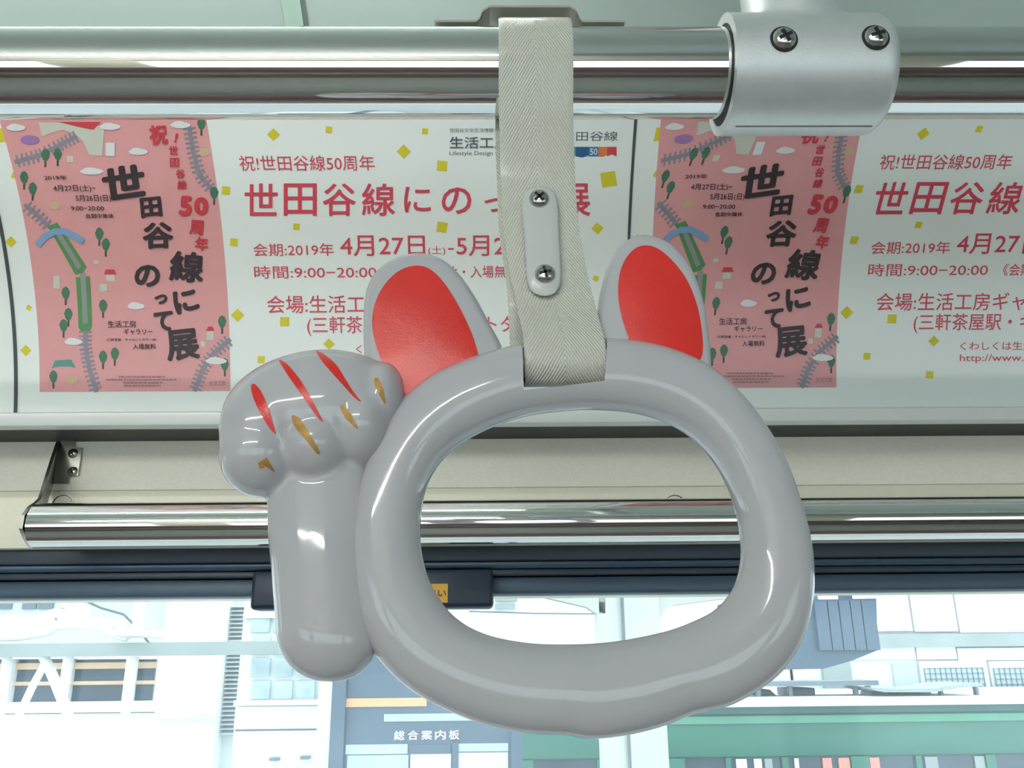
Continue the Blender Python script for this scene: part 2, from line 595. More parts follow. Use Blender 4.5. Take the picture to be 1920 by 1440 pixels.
for px_, py_ in ((1470, 73), (1642, 70)):
    p, nr = on_cyl(px_, py_, YR_, RZS, SL)
    screw('screw', p, nr, 0.0050, br)
    bm = bmesh.new()
    add_lathe(bm, [(0.0049, 0.0001), (0.0058, 0.0001), (0.0058, -0.0005)], p + nr * 0.00012, nr, 24)
    link_bm('countersink', bm, M_dark, br)
# parting line of the sleeve, a thin grey strip
bm = bmesh.new()
p, nr = on_cyl(1560, 237, YR_, RZS, SL)
th = math.atan2(nr.z, nr.y)
for sgn in (1,):
    q = []
    for tt in (th - 0.016, th + 0.016):
        q.append((YR_ + (SL + 0.00008) * math.cos(tt), RZS + (SL + 0.00008) * math.sin(tt)))
    v = [bm.verts.new(c) for c in ((xa + 0.004, *q[0]), (xb - 0.006, *q[0]), (xb - 0.006, *q[1]), (xa + 0.004, *q[1]))]
    bm.faces.new(v)
link_bm('parting_line', bm, mat('parting_grey', (120, 124, 122), 0.5, 0.6), br)

# ------------------------------------------------------------------ hat-shaped keeper on top of the rail
kx = [P(v, 40, YR_ - 0.004).x for v in (816, 893, 905, 918, 1068, 1080, 1090, 1168)]
zk = RZ + RAIL_R
hat = [(kx[0], 0.0006), (kx[1], 0.0006), (kx[2] - 0.0012, 0.0022), (kx[2], 0.006), (kx[3], 0.0085), (kx[4], 0.0085), (kx[5], 0.006), (kx[5] + 0.0012, 0.0022), (kx[6], 0.0006), (kx[7], 0.0006)]
vs_, fs = [], []
th_ = 0.0011
up_ = [(x, h + th_) for x, h in hat]
loop = hat + list(reversed(up_))
nL = len(loop)
for yy in (YR_ - 0.009, YR_ + 0.009):
    vs_ += [(x, yy, zk + h) for x, h in loop]
nh = len(hat)
for i in range(nL):
    j = (i + 1) % nL
    fs.append((i, j, nL + j, nL + i))
for i in range(nh - 1):
    for b_ in (0, nL):
        fs.append((b_ + i, b_ + i + 1, b_ + nL - 2 - i, b_ + nL - 1 - i))
kp = link('strap_keeper', vs_, fs, mat('keeper_steel', (196, 196, 188), 0.38, 0.6), None, True, 30)
tag(kp, 'thin hat-shaped steel keeper on the rail over the strap loop', 'bracket')

# ------------------------------------------------------------------ hand strap: webbing loop, nylon clip, cat ring
YG = 0.315                                    # plane of the ring
hs = thing('hand_strap', 'white cat-shaped hand strap with red ears and raised paw on a beige webbing loop', 'hand strap', (P(1090, 1000, YG)))

# webbing -------------------------------------------------------
def webbing_mat():
    m = bpy.data.materials.new('beige_webbing')
    m.use_nodes = True
    nt = m.node_tree
    b = nt.nodes['Principled BSDF']
    uvn = nt.nodes.new('ShaderNodeUVMap')
    sep = nt.nodes.new('ShaderNodeSeparateXYZ')
    nt.links.new(uvn.outputs['UV'], sep.inputs[0])
    def mth(op, a=None, b_=None, va=0.0, vb=0.0):
        n_ = nt.nodes.new('ShaderNodeMath')
        n_.operation = op
        n_.inputs[0].default_value = va
        n_.inputs[1].default_value = vb
        if a is not None:
            nt.links.new(a, n_.inputs[0])
        if b_ is not None:
            nt.links.new(b_, n_.inputs[1])
        return n_.outputs[0]
    cx = mth('SUBTRACT', sep.outputs['X'], None, vb=0.5)
    ax = mth('ABSOLUTE', cx)
    k1 = mth('MULTIPLY', ax, None, vb=0.0315 * 1.7)         # herringbone: rows climb away from the middle
    ph = mth('SUBTRACT', sep.outputs['Y'], k1)
    ph = mth('MULTIPLY', ph, None, vb=2 * math.pi / 0.0021)
    w1 = mth('SINE', ph)
    fx = mth('MULTIPLY', sep.outputs['X'], None, vb=2 * math.pi * 34)
    w2 = mth('SINE', fx)
    w2 = mth('MULTIPLY', w2, None, vb=0.35)
    h = mth('ADD', w1, w2)
    e = mth('GREATER_THAN', ax, None, vb=0.458)              # selvedge
    bp = nt.nodes.new('ShaderNodeBump')
    bp.inputs['Strength'].default_value = 0.5
    bp.inputs['Distance'].default_value = 0.0005
    nt.links.new(h, bp.inputs['Height'])
    nt.links.new(bp.outputs['Normal'], b.inputs['Normal'])
    cr = nt.nodes.new('ShaderNodeValToRGB')
    cr.color_ramp.elements[0].color = s2l((206, 203, 188)) + (1,)
    cr.color_ramp.elements[1].color = s2l((240, 238, 226)) + (1,)
    hm = nt.nodes.new('ShaderNodeMapRange')
    hm.inputs['From Min'].default_value = -1.2
    hm.inputs['From Max'].default_value = 1.2
    nt.links.new(h, hm.inputs['Value'])
    nt.links.new(hm.outputs[0], cr.inputs['Fac'])
    nz = nt.nodes.new('ShaderNodeTexNoise')
    nz.inputs['Scale'].default_value = 90
    mxn = nt.nodes.new('ShaderNodeMixRGB')
    mxn.blend_type = 'MULTIPLY'
    mxn.inputs['Fac'].default_value = 0.12
    nt.links.new(cr.outputs['Color'], mxn.inputs['Color1'])
    nt.links.new(nz.outputs['Color'], mxn.inputs['Color2'])
    nt.links.new(mxn.outputs['Color'], b.inputs['Base Color'])
    b.inputs['Roughness'].default_value = 0.38
    b.inputs['Coat Weight'].default_value = 0.5
    b.inputs['Coat Roughness'].default_value = 0.16
    return m
M_web = webbing_mat()

SW = 0.0312
def xs_front(py):
    t = [(20, 1000), (60, 1001), (230, 1004), (420, 1013), (500, 1025), (560, 1040), (640, 1056), (720, 1061), (800, 1061)]
    for (a, b), (c, d) in zip(t, t[1:]):
        if py <= c:
            f = (py - a) / (c - a)
            return b + f * (d - b)
    return t[-1][1]
def py_of(z, Y):                                # image row at which height z shows, used only to lay out the drape
    lo, hi = -400, 1900
    for _ in range(40):
        m_ = (lo + hi) / 2
        if zof(m_, Y) > z:
            lo = m_
        else:
            hi = m_
    return (lo + hi) / 2
path = []                                      # (y, z, front?)
Rw = RAIL_R + 0.0009
zc1, zc0 = zof(345, YG), zof(560, YG)            # pinched by the clip
LB = 0.0088
zb = zof(717, YG - 0.004) + LB + 0.0004
half = []
for i in range(13):                            # over the rail, from the top to a little below its front
    a = math.pi / 2 + (math.pi / 2 + 0.30) * i / 12
    half.append((YR_ + Rw * math.cos(a), RZ + Rw * math.sin(a) * (1.17 if math.sin(a) > 0 else 1.0)))
y0_, z0_ = half[-1]
for i in range(1, 12):
    t = i / 12
    e = t * t * (3 - 2 * t)
    e = 0.55 * t + 0.45 * e
    half.append((y0_ + (YG - 0.0016 - y0_) * (1.45 * t - 0.45 * t * t if t < 1 else 1), z0_ + (zc1 - z0_) * t))
for i in range(6):
    half.append((YG - 0.0016, zc1 + (zc0 - zc1) * i / 5))
for i in range(1, 10):
    t = i / 10
    e = t * t * (3 - 2 * t)
    half.append((YG - 0.0016 - (LB - 0.0016) * e, zc0 + (zb - zc0) * t))
for i in range(9):
    a = math.pi + (math.pi / 2) * i / 8
    half.append((YG + LB * math.cos(a), zb + LB * math.sin(a)))
front = half
backh = [(2 * YG - y, z) for y, z in reversed(half[1:-1])]
path = [(y, z, True) for y, z in front] + [(y, z, False) for y, z in backh]
nP = len(path)
bm = bmesh.new()
uvl = bm.loops.layers.uv.new('UVMap')
rows = []
acc = 0
prev = None
zbot = zb - LB
for i, (y, z, fr) in enumerate(path):
    if prev:
        acc += math.dist(prev, (y, z))
    prev = (y, z)
    a = path[(i - 1) % nP]
    b = path[(i + 1) % nP]
    tv = Vector((0, b[0] - a[0], b[1] - a[1])).normalized()
    nv = Vector((0, -tv.z, tv.y))              # outward from the loop
    pyq = py_of(z, YG)
    cx_ = P(xs_front(pyq), pyq, YG - 0.004).x
    if not fr:
        f = min(1, max(0, (zc0 + 0.01 - z) / (zc0 - zb)))
        cx_ -= 0.0016 + 0.0034 * f
    row = []
    for layer in (1, 0):
        for u in [0, .04, .1, .3, .5, .7, .9, .96, 1]:
            edge = 0.00022 if u in (.04, .96) else 0.0
            off = (0.0007 + edge) if layer else (-0.0006)
            row.append((bm.verts.new(Vector((cx_ + (u - .5) * SW, y, z)) + nv * (off if 0 < u < 1 else off * 0.4)), u, acc))
    rows.append(row)
tot = acc + math.dist(path[-1][:2], path[0][:2])
for i in range(nP):
    A, B = rows[i], rows[(i + 1) % nP]
    vB = tot if i == nP - 1 else None
    def quad(k, l):
        f = bm.faces.new((A[k][0], A[l][0], B[l][0], B[k][0]))
        for lp, (u, v_) in zip(f.loops, ((A[k][1], A[k][2]), (A[l][1], A[l][2]), (B[l][1], vB or B[l][2]), (B[k][1], vB or B[k][2]))):
            lp[uvl].uv = (u, v_)
    for k in range(8):
        quad(k, k + 1)
        quad(9 + k, 9 + k + 1)
    quad(0, 9)
    quad(8, 17)
web = link_bm('webbing', bm, M_web, hs, True, 50)

# nylon clip with two screws --------------------------------------
def clip_xyz(px_, py_, dy):
    return P(px_, py_, YG - 0.0026 - dy)
cl = [(1010, 350), (1036, 357), (1046, 385), (1049, 450), (1052, 520), (1044, 547), (1022, 556), (998, 548), (988, 525), (983, 450), (978, 385), (986, 358)]
cl = catmull(cl, 48)
ccx, ccy = sum(p[0] for p in cl) / 48, sum(p[1] for p in cl) / 48
lay = [(1.0, 0.0), (1.0, 0.0018), (0.97, 0.0027), (0.90, 0.0031), (0.5, 0.0033)]
bm = bmesh.new()
R_ = []
for sc, dy in lay:
    R_.append([bm.verts.new(clip_xyz(ccx + (x - ccx) * (1 - (1 - sc) * 1.0), ccy + (y - ccy) * (1 - (1 - sc) * 0.45), dy)) for x, y in cl])
for a, b in zip(R_, R_[1:]):
    for k in range(48):
        bm.faces.new((a[k], a[(k + 1) % 48], b[(k + 1) % 48], b[k]))
bm.faces.new(R_[-1])
clip = link_bm('clip_plate', bm, M_clip, hs, True, 50)
clip['label'] = 'glossy white nylon clip plate'
for px_, py_ in ((1011, 373), (1022, 514)):
    screw('screw', clip_xyz(px_, py_, 0.0031), (0, -1, 0.0), 0.0042, clip)

# the ring --------------------------------------------------------
CX, CY = 1090, 1000
outer = [(975, 650), (1060, 640), (1140, 639), (1200, 644), (1260, 659), (1320, 686), (1380, 735), (1430, 798), (1470, 868), (1499, 948), (1517, 1020), (1523, 1080), (1518, 1140), (1502, 1200),
         (1472, 1250), (1430, 1288), (1370, 1322), (1320, 1334), (1292, 1340), (1280, 1347), (1240, 1362), (1200, 1373), (1160, 1381), (1120, 1385), (1085, 1384), (1066, 1378), (1020, 1377), (960, 1370), (900, 1356), (830, 1328), (780, 1300), (740, 1268), (707, 1230), (684, 1185), (668, 1130),
         (660, 1060), (660, 1000), (668, 940), (688, 870), (715, 810), (750, 757), (800, 712), (850, 687), (910, 665)]
inner = [(1120, 766), (1200, 774), (1270, 799), (1320, 838), (1356, 890), (1380, 950), (1390, 1008), (1390, 1055), (1376, 1102), (1345, 1140), (1300, 1165), (1240, 1186), (1150, 1203), (1060, 1208), (980, 1204), (905, 1187),
         (852, 1156), (816, 1110), (796, 1060), (788, 1000), (795, 930), (816, 880), (852, 840), (910, 805), (980, 780), (1050, 769)]
def radial(poly, ang, closed=True):
    dx, dy = math.cos(ang), math.sin(ang)
    best = None
    for (x0, y0), (x1, y1) in zip(poly, poly[1:] + poly[:1]):
        ex, ey = x1 - x0, y1 - y0
        det = dx * (-ey) + ex * dy
        if abs(det) < 1e-9:
            continue
        rx, ry = x0 - CX, y0 - CY
        t = (rx * (-ey) + ex * ry) / det
        s = (dx * ry - dy * rx) / det
        if t > 0 and -1e-6 <= s <= 1 + 1e-6:
            best = t if best is None else max(best, t)
    return best
NS, NM = 288, 36
ro = [radial(catmull(outer, 500), 2 * math.pi * k / NS) for k in range(NS)]
ri = [radial(catmull(inner, 400), 2 * math.pi * k / NS) for k in range(NS)]
for _ in range(3):
    ro = [(ro[k - 1] + 4 * ro[k] + ro[(k + 1) % NS]) / 6 for k in range(NS)]
RB = 0.0128
bm = bmesh.new()
G = []
for k in range(NS):
    a = 2 * math.pi * k / NS
    po = P(CX + ro[k] * math.cos(a), CY + ro[k] * math.sin(a), YG)
    pi_ = P(CX + ri[k] * math.cos(a), CY + ri[k] * math.sin(a), YG)
    c = (po + pi_) / 2
    hw = (po - pi_) / 2
    row = []
    for j in range(NM):
        t = 2 * math.pi * j / NM
        ct, st = math.cos(t), math.sin(t)
        e = 2 / 2.25
        u = math.copysign(abs(ct) ** e, ct)
        v = math.copysign(abs(st) ** e, st)
        seam = 1.0
        row.append(bm.verts.new(c + hw * u + Vector((0, RB * v, 0))))
    G.append(row)
for k in range(NS):
    A, B = G[k], G[(k + 1) % NS]
    for j in range(NM):
        bm.faces.new((A[j], B[j], B[(j + 1) % NM], A[(j + 1) % NM]))
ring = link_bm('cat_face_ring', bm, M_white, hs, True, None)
ring['label'] = 'glossy white ring shaped like a round cat face'
# notch for the webbing, cut as a real slot
L0 = hs.location
pc = [P(976, 600, YG), P(1137, 600, YG), P(1134, 712, YG - RB), P(982, 729, YG - RB)]
bm = bmesh.new()
vv = []
for yy in (-0.03, 0.03):
    for p in pc:
        vv.append(bm.verts.new((p.x - L0.x, yy, p.z - L0.z)))
for f in ((0, 1, 2, 3), (7, 6, 5, 4), (0, 4, 5, 1), (1, 5, 6, 2), (2, 6, 7, 3), (3, 7, 4, 0)):
    bm.faces.new([vv[i] for i in f])
bmesh.ops.recalc_face_normals(bm, faces=bm.faces)
me = bpy.data.meshes.new('cutter')
bm.to_mesh(me)
bm.free()
cut = bpy.data.objects.new('cutter', me)
COL.objects.link(cut)
cut.location = L0
md = ring.modifiers.new('slot', 'BOOLEAN')
md.operation = 'DIFFERENCE'
md.solver = 'EXACT'
md.object = cut
bpy.context.view_layer.update()
dg = bpy.context.evaluated_depsgraph_get()
nm = bpy.data.meshes.new_from_object(ring.evaluated_get(dg))
ring.modifiers.clear()
ring.data = nm
for p in nm.polygons:
    p.use_smooth = True
nm.set_sharp_from_angle(angle=math.radians(45))
bpy.data.objects.remove(cut)

# cross pin in the notch
pz = zb
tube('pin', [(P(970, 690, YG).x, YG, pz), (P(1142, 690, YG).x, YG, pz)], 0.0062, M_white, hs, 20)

# ears ------------------------------------------------------------
def inflate(name, outline, Yc, half_d, m, parent, n=96, bulge=0.002, edge=0.16):
    """rounded, slightly domed plate from an outline given as seen in the photograph, at depth Yc"""
    ol = catmull(outline, n)
    cx_, cy_ = sum(p[0] for p in ol) / n, sum(p[1] for p in ol) / n
    bm = bmesh.new()
    loops = []
    prof = []
    for i in range(13):
        t = -math.pi / 2 + math.pi * i / 12
        prof.append((1 - edge * (1 - math.cos(t)), -half_d * math.sin(t)))
    rings_ = []
    rings_ += [(0.3, half_d * 0.98), (0.6, half_d)]
    rings_ += prof
    for sc in (0.68, 0.52, 0.36, 0.18):
        rings_.append((sc, -half_d - bulge * (1 - (sc / (1 - edge)) ** 2)))
    for sc, dy in rings_:
        loops.append([bm.verts.new(P(cx_ + (x - cx_) * sc, cy_ + (y - cy_) * sc, Yc) + Vector((0, dy, 0))) for x, y in ol])
    for a, b in zip(loops, loops[1:]):
        for k in range(n):
            bm.faces.new((a[k], a[(k + 1) % n], b[(k + 1) % n], b[k]))
    for lp, dy in ((loops[0], half_d), (loops[-1], -half_d - bulge)):
        c = bm.verts.new(P(cx_, cy_, Yc) + Vector((0, dy, 0)))
        for k in range(n):
            bm.faces.new((lp[k], lp[(k + 1) % n], c))
    return link_bm(name, bm, m, parent, True, None)

def bvh_of(o):
    o.data.update()
    off = root_loc(o)
    vv = [v.co + off for v in o.data.vertices]
    return BVHTree.FromPolygons(vv, [tuple(p.vertices) for p in o.data.polygons])
def decal(name, outline, bvh, m, parent, lift=0.00025, n=64, smooth_outline=True, steps=(1.0, .85, .68, .5, .32, .15)):
    """painted patch that follows a surface"""
    ol = catmull(outline, n) if smooth_outline else [tuple(p) for p in outline]
    n = len(ol)
    cx_, cy_ = sum(p[0] for p in ol) / n, sum(p[1] for p in ol) / n
    bm = bmesh.new()
    def hit(x, y):
        d = ray(x, y).normalized()
        h, nr, _, dist = bvh.ray_cast(Vector((0, 0, 0)), d)
        if h is None:
            h, nr, _, dist = bvh.find_nearest(P(x, y, YG))
        if nr.dot(d) > 0:
            nr = -nr
        return h + nr * lift
    loops = []
    for sc in steps:
        loops.append([bm.verts.new(hit(cx_ + (x - cx_) * sc, cy_ + (y - cy_) * sc)) for x, y in ol])
    for a, b in zip(loops, loops[1:]):
        for k in range(n):
            bm.faces.new((a[k], a[(k + 1) % n], b[(k + 1) % n], b[k]))
    c = bm.verts.new(hit(cx_, cy_))
    for k in range(n):
        bm.faces.new((loops[-1][k], loops[-1][(k + 1) % n], c))
    return link_bm(name, bm, m, parent, True, None)

YE = YG + 0.002
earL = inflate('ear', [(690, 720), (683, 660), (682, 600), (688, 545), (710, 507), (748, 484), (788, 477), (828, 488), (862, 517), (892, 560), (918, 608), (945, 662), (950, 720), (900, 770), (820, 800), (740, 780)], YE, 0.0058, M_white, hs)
earL['label'] = 'white ear with a broad red inside, beside the paw'
decal('inner_ear', [(760, 765), (728, 705), (706, 650), (698, 605), (704, 568), (720, 536), (746, 510), (775, 499), (802, 503), (827, 524), (852, 560), (875, 604), (891, 645), (899, 690), (880, 730), (820, 765)], bvh_of(earL), M_red, earL, 0.0003, 96)
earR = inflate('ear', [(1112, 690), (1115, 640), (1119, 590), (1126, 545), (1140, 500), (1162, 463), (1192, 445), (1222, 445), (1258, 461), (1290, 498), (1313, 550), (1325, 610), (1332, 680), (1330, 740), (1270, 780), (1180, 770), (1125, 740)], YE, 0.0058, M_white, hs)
earR['label'] = 'white ear with a narrower red inside, right of the webbing'
decal('inner_ear', [(1190, 690), (1180, 640), (1166, 595), (1159, 550), (1163, 510), (1177, 480), (1200, 462), (1230, 465), (1262, 491), (1290, 530), (1308, 578), (1316, 625), (1317, 660), (1310, 678), (1298, 685), (1260, 700)], bvh_of(earR), M_red, earR, 0.0003, 96)

# raised paw --------------------------------------------------------
SPX = 0.000201                                   # metres per photo pixel at the ring
def add_ellipsoid(bm, px_, py_, rx, ry, rd, dy=0.0, rot=0.0):
    c = P(px_, py_, YG) + Vector((0, dy, 0))
    mtx = Matrix.Translation(c) @ Matrix.Rotation(math.radians(rot), 4, 'Y') @ Matrix.Diagonal((rx * SPX, rd, ry * SPX, 1))
    bmesh.ops.create_uvsphere(bm, u_segments=40, v_segments=24, radius=1.0, matrix=mtx)
bm = bmesh.new()
add_ellipsoid(bm, 590, 770, 174, 115, 0.0192, -0.0016, rot=-9)
add_ellipsoid(bm, 502, 806, 86, 112, 0.0186, -0.0014, rot=0)
add_ellipsoid(bm, 496, 852, 78, 84, 0.0170, -0.0030)
add_ellipsoid(bm, 600, 838, 66, 74, 0.0165, -0.0040)
add_ellipsoid(bm, 684, 800, 56, 78, 0.0155, -0.0038)
add_ellipsoid(bm, 722, 748, 40, 68, 0.0135, -0.0028)
# foreleg: stacked elliptical sections
leg = [(600, 800, 84, .0100), (600, 850, 88, .0104), (600, 900, 93, .0112), (601, 950, 98, .0122), (602, 1000, 97, .0131), (604, 1050, 93, .0136), (607, 1100, 91, .0136), (611, 1150, 90, .0136), (614, 1190, 90, .0138)]
for i in range(1, 7):
    a = math.pi / 2 * i / 7
    leg.append((615 + 3 * math.sin(a), 1190 + 91 * math.sin(a), 90 * math.cos(a), .0138 * math.cos(a)))
secs = []
for x, y, r, d in leg:
    c = P(x, y, YG)
    secs.append([bm.verts.new(c + Vector((r * SPX * math.cos(2 * math.pi * k / 40), d * math.sin(2 * math.pi * k / 40) + 0.0005, 0))) for k in range(40)])
for a, b in zip(secs, secs[1:]):
    for k in range(40):
        bm.faces.new((a[k], a[(k + 1) % 40], b[(k + 1) % 40], b[k]))
bm.faces.new(list(reversed(secs[0])))
bm.faces.new(secs[-1])
paw = link_bm('paw', bm, M_white, hs, True, None)
paw['label'] = 'raised white paw with red stripes and gold claws'
r_ = paw.modifiers.new('r', 'REMESH')
r_.mode = 'VOXEL'
r_.voxel_size = 0.0007
s_ = paw.modifiers.new('s', 'SMOOTH')
s_.factor = 0.5
s_.iterations = 50
bpy.context.view_layer.update()
dg = bpy.context.evaluated_depsgraph_get()
nm = bpy.data.meshes.new_from_object(paw.evaluated_get(dg))
paw.modifiers.clear()
paw.data = nm
nm.materials.clear()
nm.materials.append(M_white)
for p in nm.polygons:
    p.use_smooth = True
pb = bvh_of(paw)
for ol in ([(472, 721), (480, 722), (492, 738), (503, 763), (511, 790), (518, 814), (508, 806), (494, 785), (480, 758), (472, 735)],
           [(523, 675), (536, 681), (556, 703), (574, 730), (592, 763), (606, 792), (595, 782), (577, 757), (556, 727), (538, 701)],
           [(592, 658), (606, 664), (630, 684), (648, 712), (664, 737), (678, 754), (664, 745), (643, 722), (621, 698), (604, 678)]):
    decal('stripe', ol, pb, M_red, paw, 0.0002, 56)
for ol in ([(547, 780), (552, 779), (564, 787), (580, 812), (594, 836), (600, 850), (594, 850), (576, 828), (556, 804), (549, 791)],
           [(638, 760), (646, 762), (658, 776), (668, 795), (671, 804), (662, 798), (648, 783), (640, 770)],
           [(705, 708), (711, 712), (718, 728), (722, 748), (721, 757), (713, 745), (704, 725), (702, 714)]):
    decal('claw', ol, pb, M_gold, paw, 0.0002, 48)
decal('claw', [(500, 858), (508, 872), (516, 886), (505, 879), (497, 871), (492, 876), (487, 880), (484, 868), (490, 864)], pb, M_gold, paw, 0.0002, 9, False, steps=(1.0, .6, .3))

# ------------------------------------------------------------------ second rail over the window, on its sheet-metal bracket
Y2, R2 = 0.668, 0.0171
Z2 = zof(978, Y2) - 0.0
X2 = P(70, 980, Y2).x
r2 = thing('window_rail', 'thinner-looking polished steel rail running above the window behind the cat ring', 'rail', (0, Y2, Z2))
tube('bar', [(X2 + i * (XR - 0.05 - X2) / 12, Y2, Z2) for i in range(13)], R2, M_chrome, r2, 72)
Xa2 = X2 - 0.0008
zt_, zb_ = P(108, 822, YW).z, P(108, 908, YW).z
XWL = P(107, 865, YW).x
vs_, fs = [], []
NA = 10
for i in range(NA + 1):
    t = i / NA
    y = YW + (Y2 - R2 * 1.04 - YW) * t
    x = XWL + (Xa2 - XWL) * min(1, t * 1.35)
    zt2 = zt_ + (Z2 + R2 * 1.05 - zt_) * min(1, t / 0.74) ** 1.1
    if t > 0.74:
        zt2 = Z2 + R2 * 1.05 - R2 * 0.75 * ((t - 0.74) / 0.26) ** 2
    zb2 = zb_ + (Z2 - R2 * 1.02 - zb_) * min(1, t / 0.66)
    if t > 0.66:
        zb2 = Z2 - R2 * 1.02 + R2 * 0.72 * ((t - 0.66) / 0.34) ** 2
    vs_ += [(x, y, zt2), (x, y, zb2), (x - 0.0028, y, zb2), (x - 0.0028, y, zt2)]
for i in range(NA):
    for k in range(4):
        fs.append((4 * i + k, 4 * i + (k + 1) % 4, 4 * i + 4 + (k + 1) % 4, 4 * i + 4 + k))
fs += [(3, 2, 1, 0), (4 * NA, 4 * NA + 1, 4 * NA + 2, 4 * NA + 3)]
link('bracket_arm', vs_, fs, M_steel, r2, True, 30)
bm = bmesh.new()
xf = P(153, 865, YW).x
add_box(bm, (XWL, YW - 0.0030, zb_), (xf, YW - 0.0002, zt_ - 0.002), 0.0)
bmesh.ops.bevel(bm, geom=[e for e in bm.edges if abs(e.verts[0].co.y - e.verts[1].co.y) > 1e-4 and e.verts[0].co.x > XWL + 0.001], offset=0.007, segments=5, affect='EDGES')
fl = link_bm('mounting_plate', bm, M_steel, r2, True, 40)
for pyv in (850, 884):
    screw('screw', P(137, pyv, YW - 0.003), (0, -1, 0), 0.0042, fl)
# blind caps on the strip behind the rail
for i, px_ in enumerate((119, 1265)):
    c = P(px_, 948, YW - 0.003)
    bm = bmesh.new()
    add_lathe(bm, [(0.0098, -0.0004), (0.0098, 0.0016), (0.0086, 0.0028), (0.0080, 0.0020), (0, 0.0022)], c, (0, -1, 0), 32)
    o = link_bm('blind_cap', bm, [M_cream, M_dark], None, True, 40)
    for p in o.data.polygons:
        if p.center.z and abs((Vector(p.center) - c).length - 0.0083) < 0.0004:
            p.material_index = 1
    tag(o, ('round cream blind cap beside the rail bracket', 'round cream blind cap seen through the cat ring')[i], 'cap', 'blind caps above the window')

# ------------------------------------------------------------------ window latch housing with its yellow sticker
lz0, lz1 = zof(1139, 0.718), zof(1066, 0.718)
lt = thing('window_latch', 'dark navy latch housing on the window head with a yellow sticker', 'latch', (P(700, 1139, 0.718).x, 0.73, lz0))
box('housing', (P(470, 1100, .718).x, 0.718, lz0), (P(925, 1100, .718).x, 0.7445, lz1), mat('navy_plastic', (34, 46, 66), 0.35), lt, 0.004, 3)
sx0, sx1 = P(735, 1112, .7175).x, P(840, 1112, .7175).x
sz0, sz1 = zof(1129, .7175), zof(1093, .7175)
M_yel = mat('yellow_sticker', (232, 170, 40), 0.4)
sk = box('sticker', (sx0, 0.7172, sz0), (sx1, 0.7182, sz1), M_yel, lt, 0.0004, 1)

# ------------------------------------------------------------------ lettering helper
def text_mesh(body, bold=0.0):
    """triangles of a line of type in font units: list of (x, y), list of faces, and its bounds; bold type is overprinted with small shifts"""
    if bold > 0.0:
        vv, ff, _ = text_mesh(body, 0.0)
        V, Fc = [], []
        n_ = 8 if bold > 0.009 else 4
        for k in range(n_):
            dx, dy = bold * math.cos(k * 2 * math.pi / n_), bold * math.sin(k * 2 * math.pi / n_)
            b = len(V)
            V += [(x + dx, y + dy, k) for x, y, _k in vv]
            Fc += [tuple(i + b for i in f) for f in ff]
        xs, ys = [v[0] for v in V], [v[1] for v in V]
        return V, Fc, (min(xs), min(ys), max(xs), max(ys))
    c = bpy.data.curves.new('type', 'FONT')
    c.body = body
    c.resolution_u = 3
    o = bpy.data.objects.new('type', c)
    COL.objects.link(o)
    bpy.context.view_layer.update()
    dg = bpy.context.evaluated_depsgraph_get()
    m = o.evaluated_get(dg).to_mesh()
    vv = [(v.co.x, v.co.y, 0) for v in m.vertices]
    ff = [tuple(p.vertices) for p in m.polygons]
    bpy.data.objects.remove(o)
    bpy.data.curves.remove(c)
    if not vv:
        return [], [], (0, 0, 1, 1)
    xs, ys = [v[0] for v in vv], [v[1] for v in vv]
    return vv, ff, (min(xs), min(ys), max(xs), max(ys))

def flat_text(name, body, x0, x1, z0, z1, Y, m, parent, bold=0.01, lay=0.00003):
    vv, ff, (a, b, c, d) = text_mesh(body, bold)
    vs3 = [(x0 + (x - a) / (c - a) * (x1 - x0), Y - lay * k, z0 + (y - b) / (d - b) * (z1 - z0)) for x, y, k in vv]
    return link(name, vs3, ff, m, parent, recalc=False)
M_ink = mat('black_ink', (48, 42, 46), 0.5)
flat_text('lettering', 'ください', P(768, 1112, .7175).x, sx1 - 0.0016, sz0 + 0.0045, sz1 - 0.0045, 0.7170, M_ink, sk, 0.015)

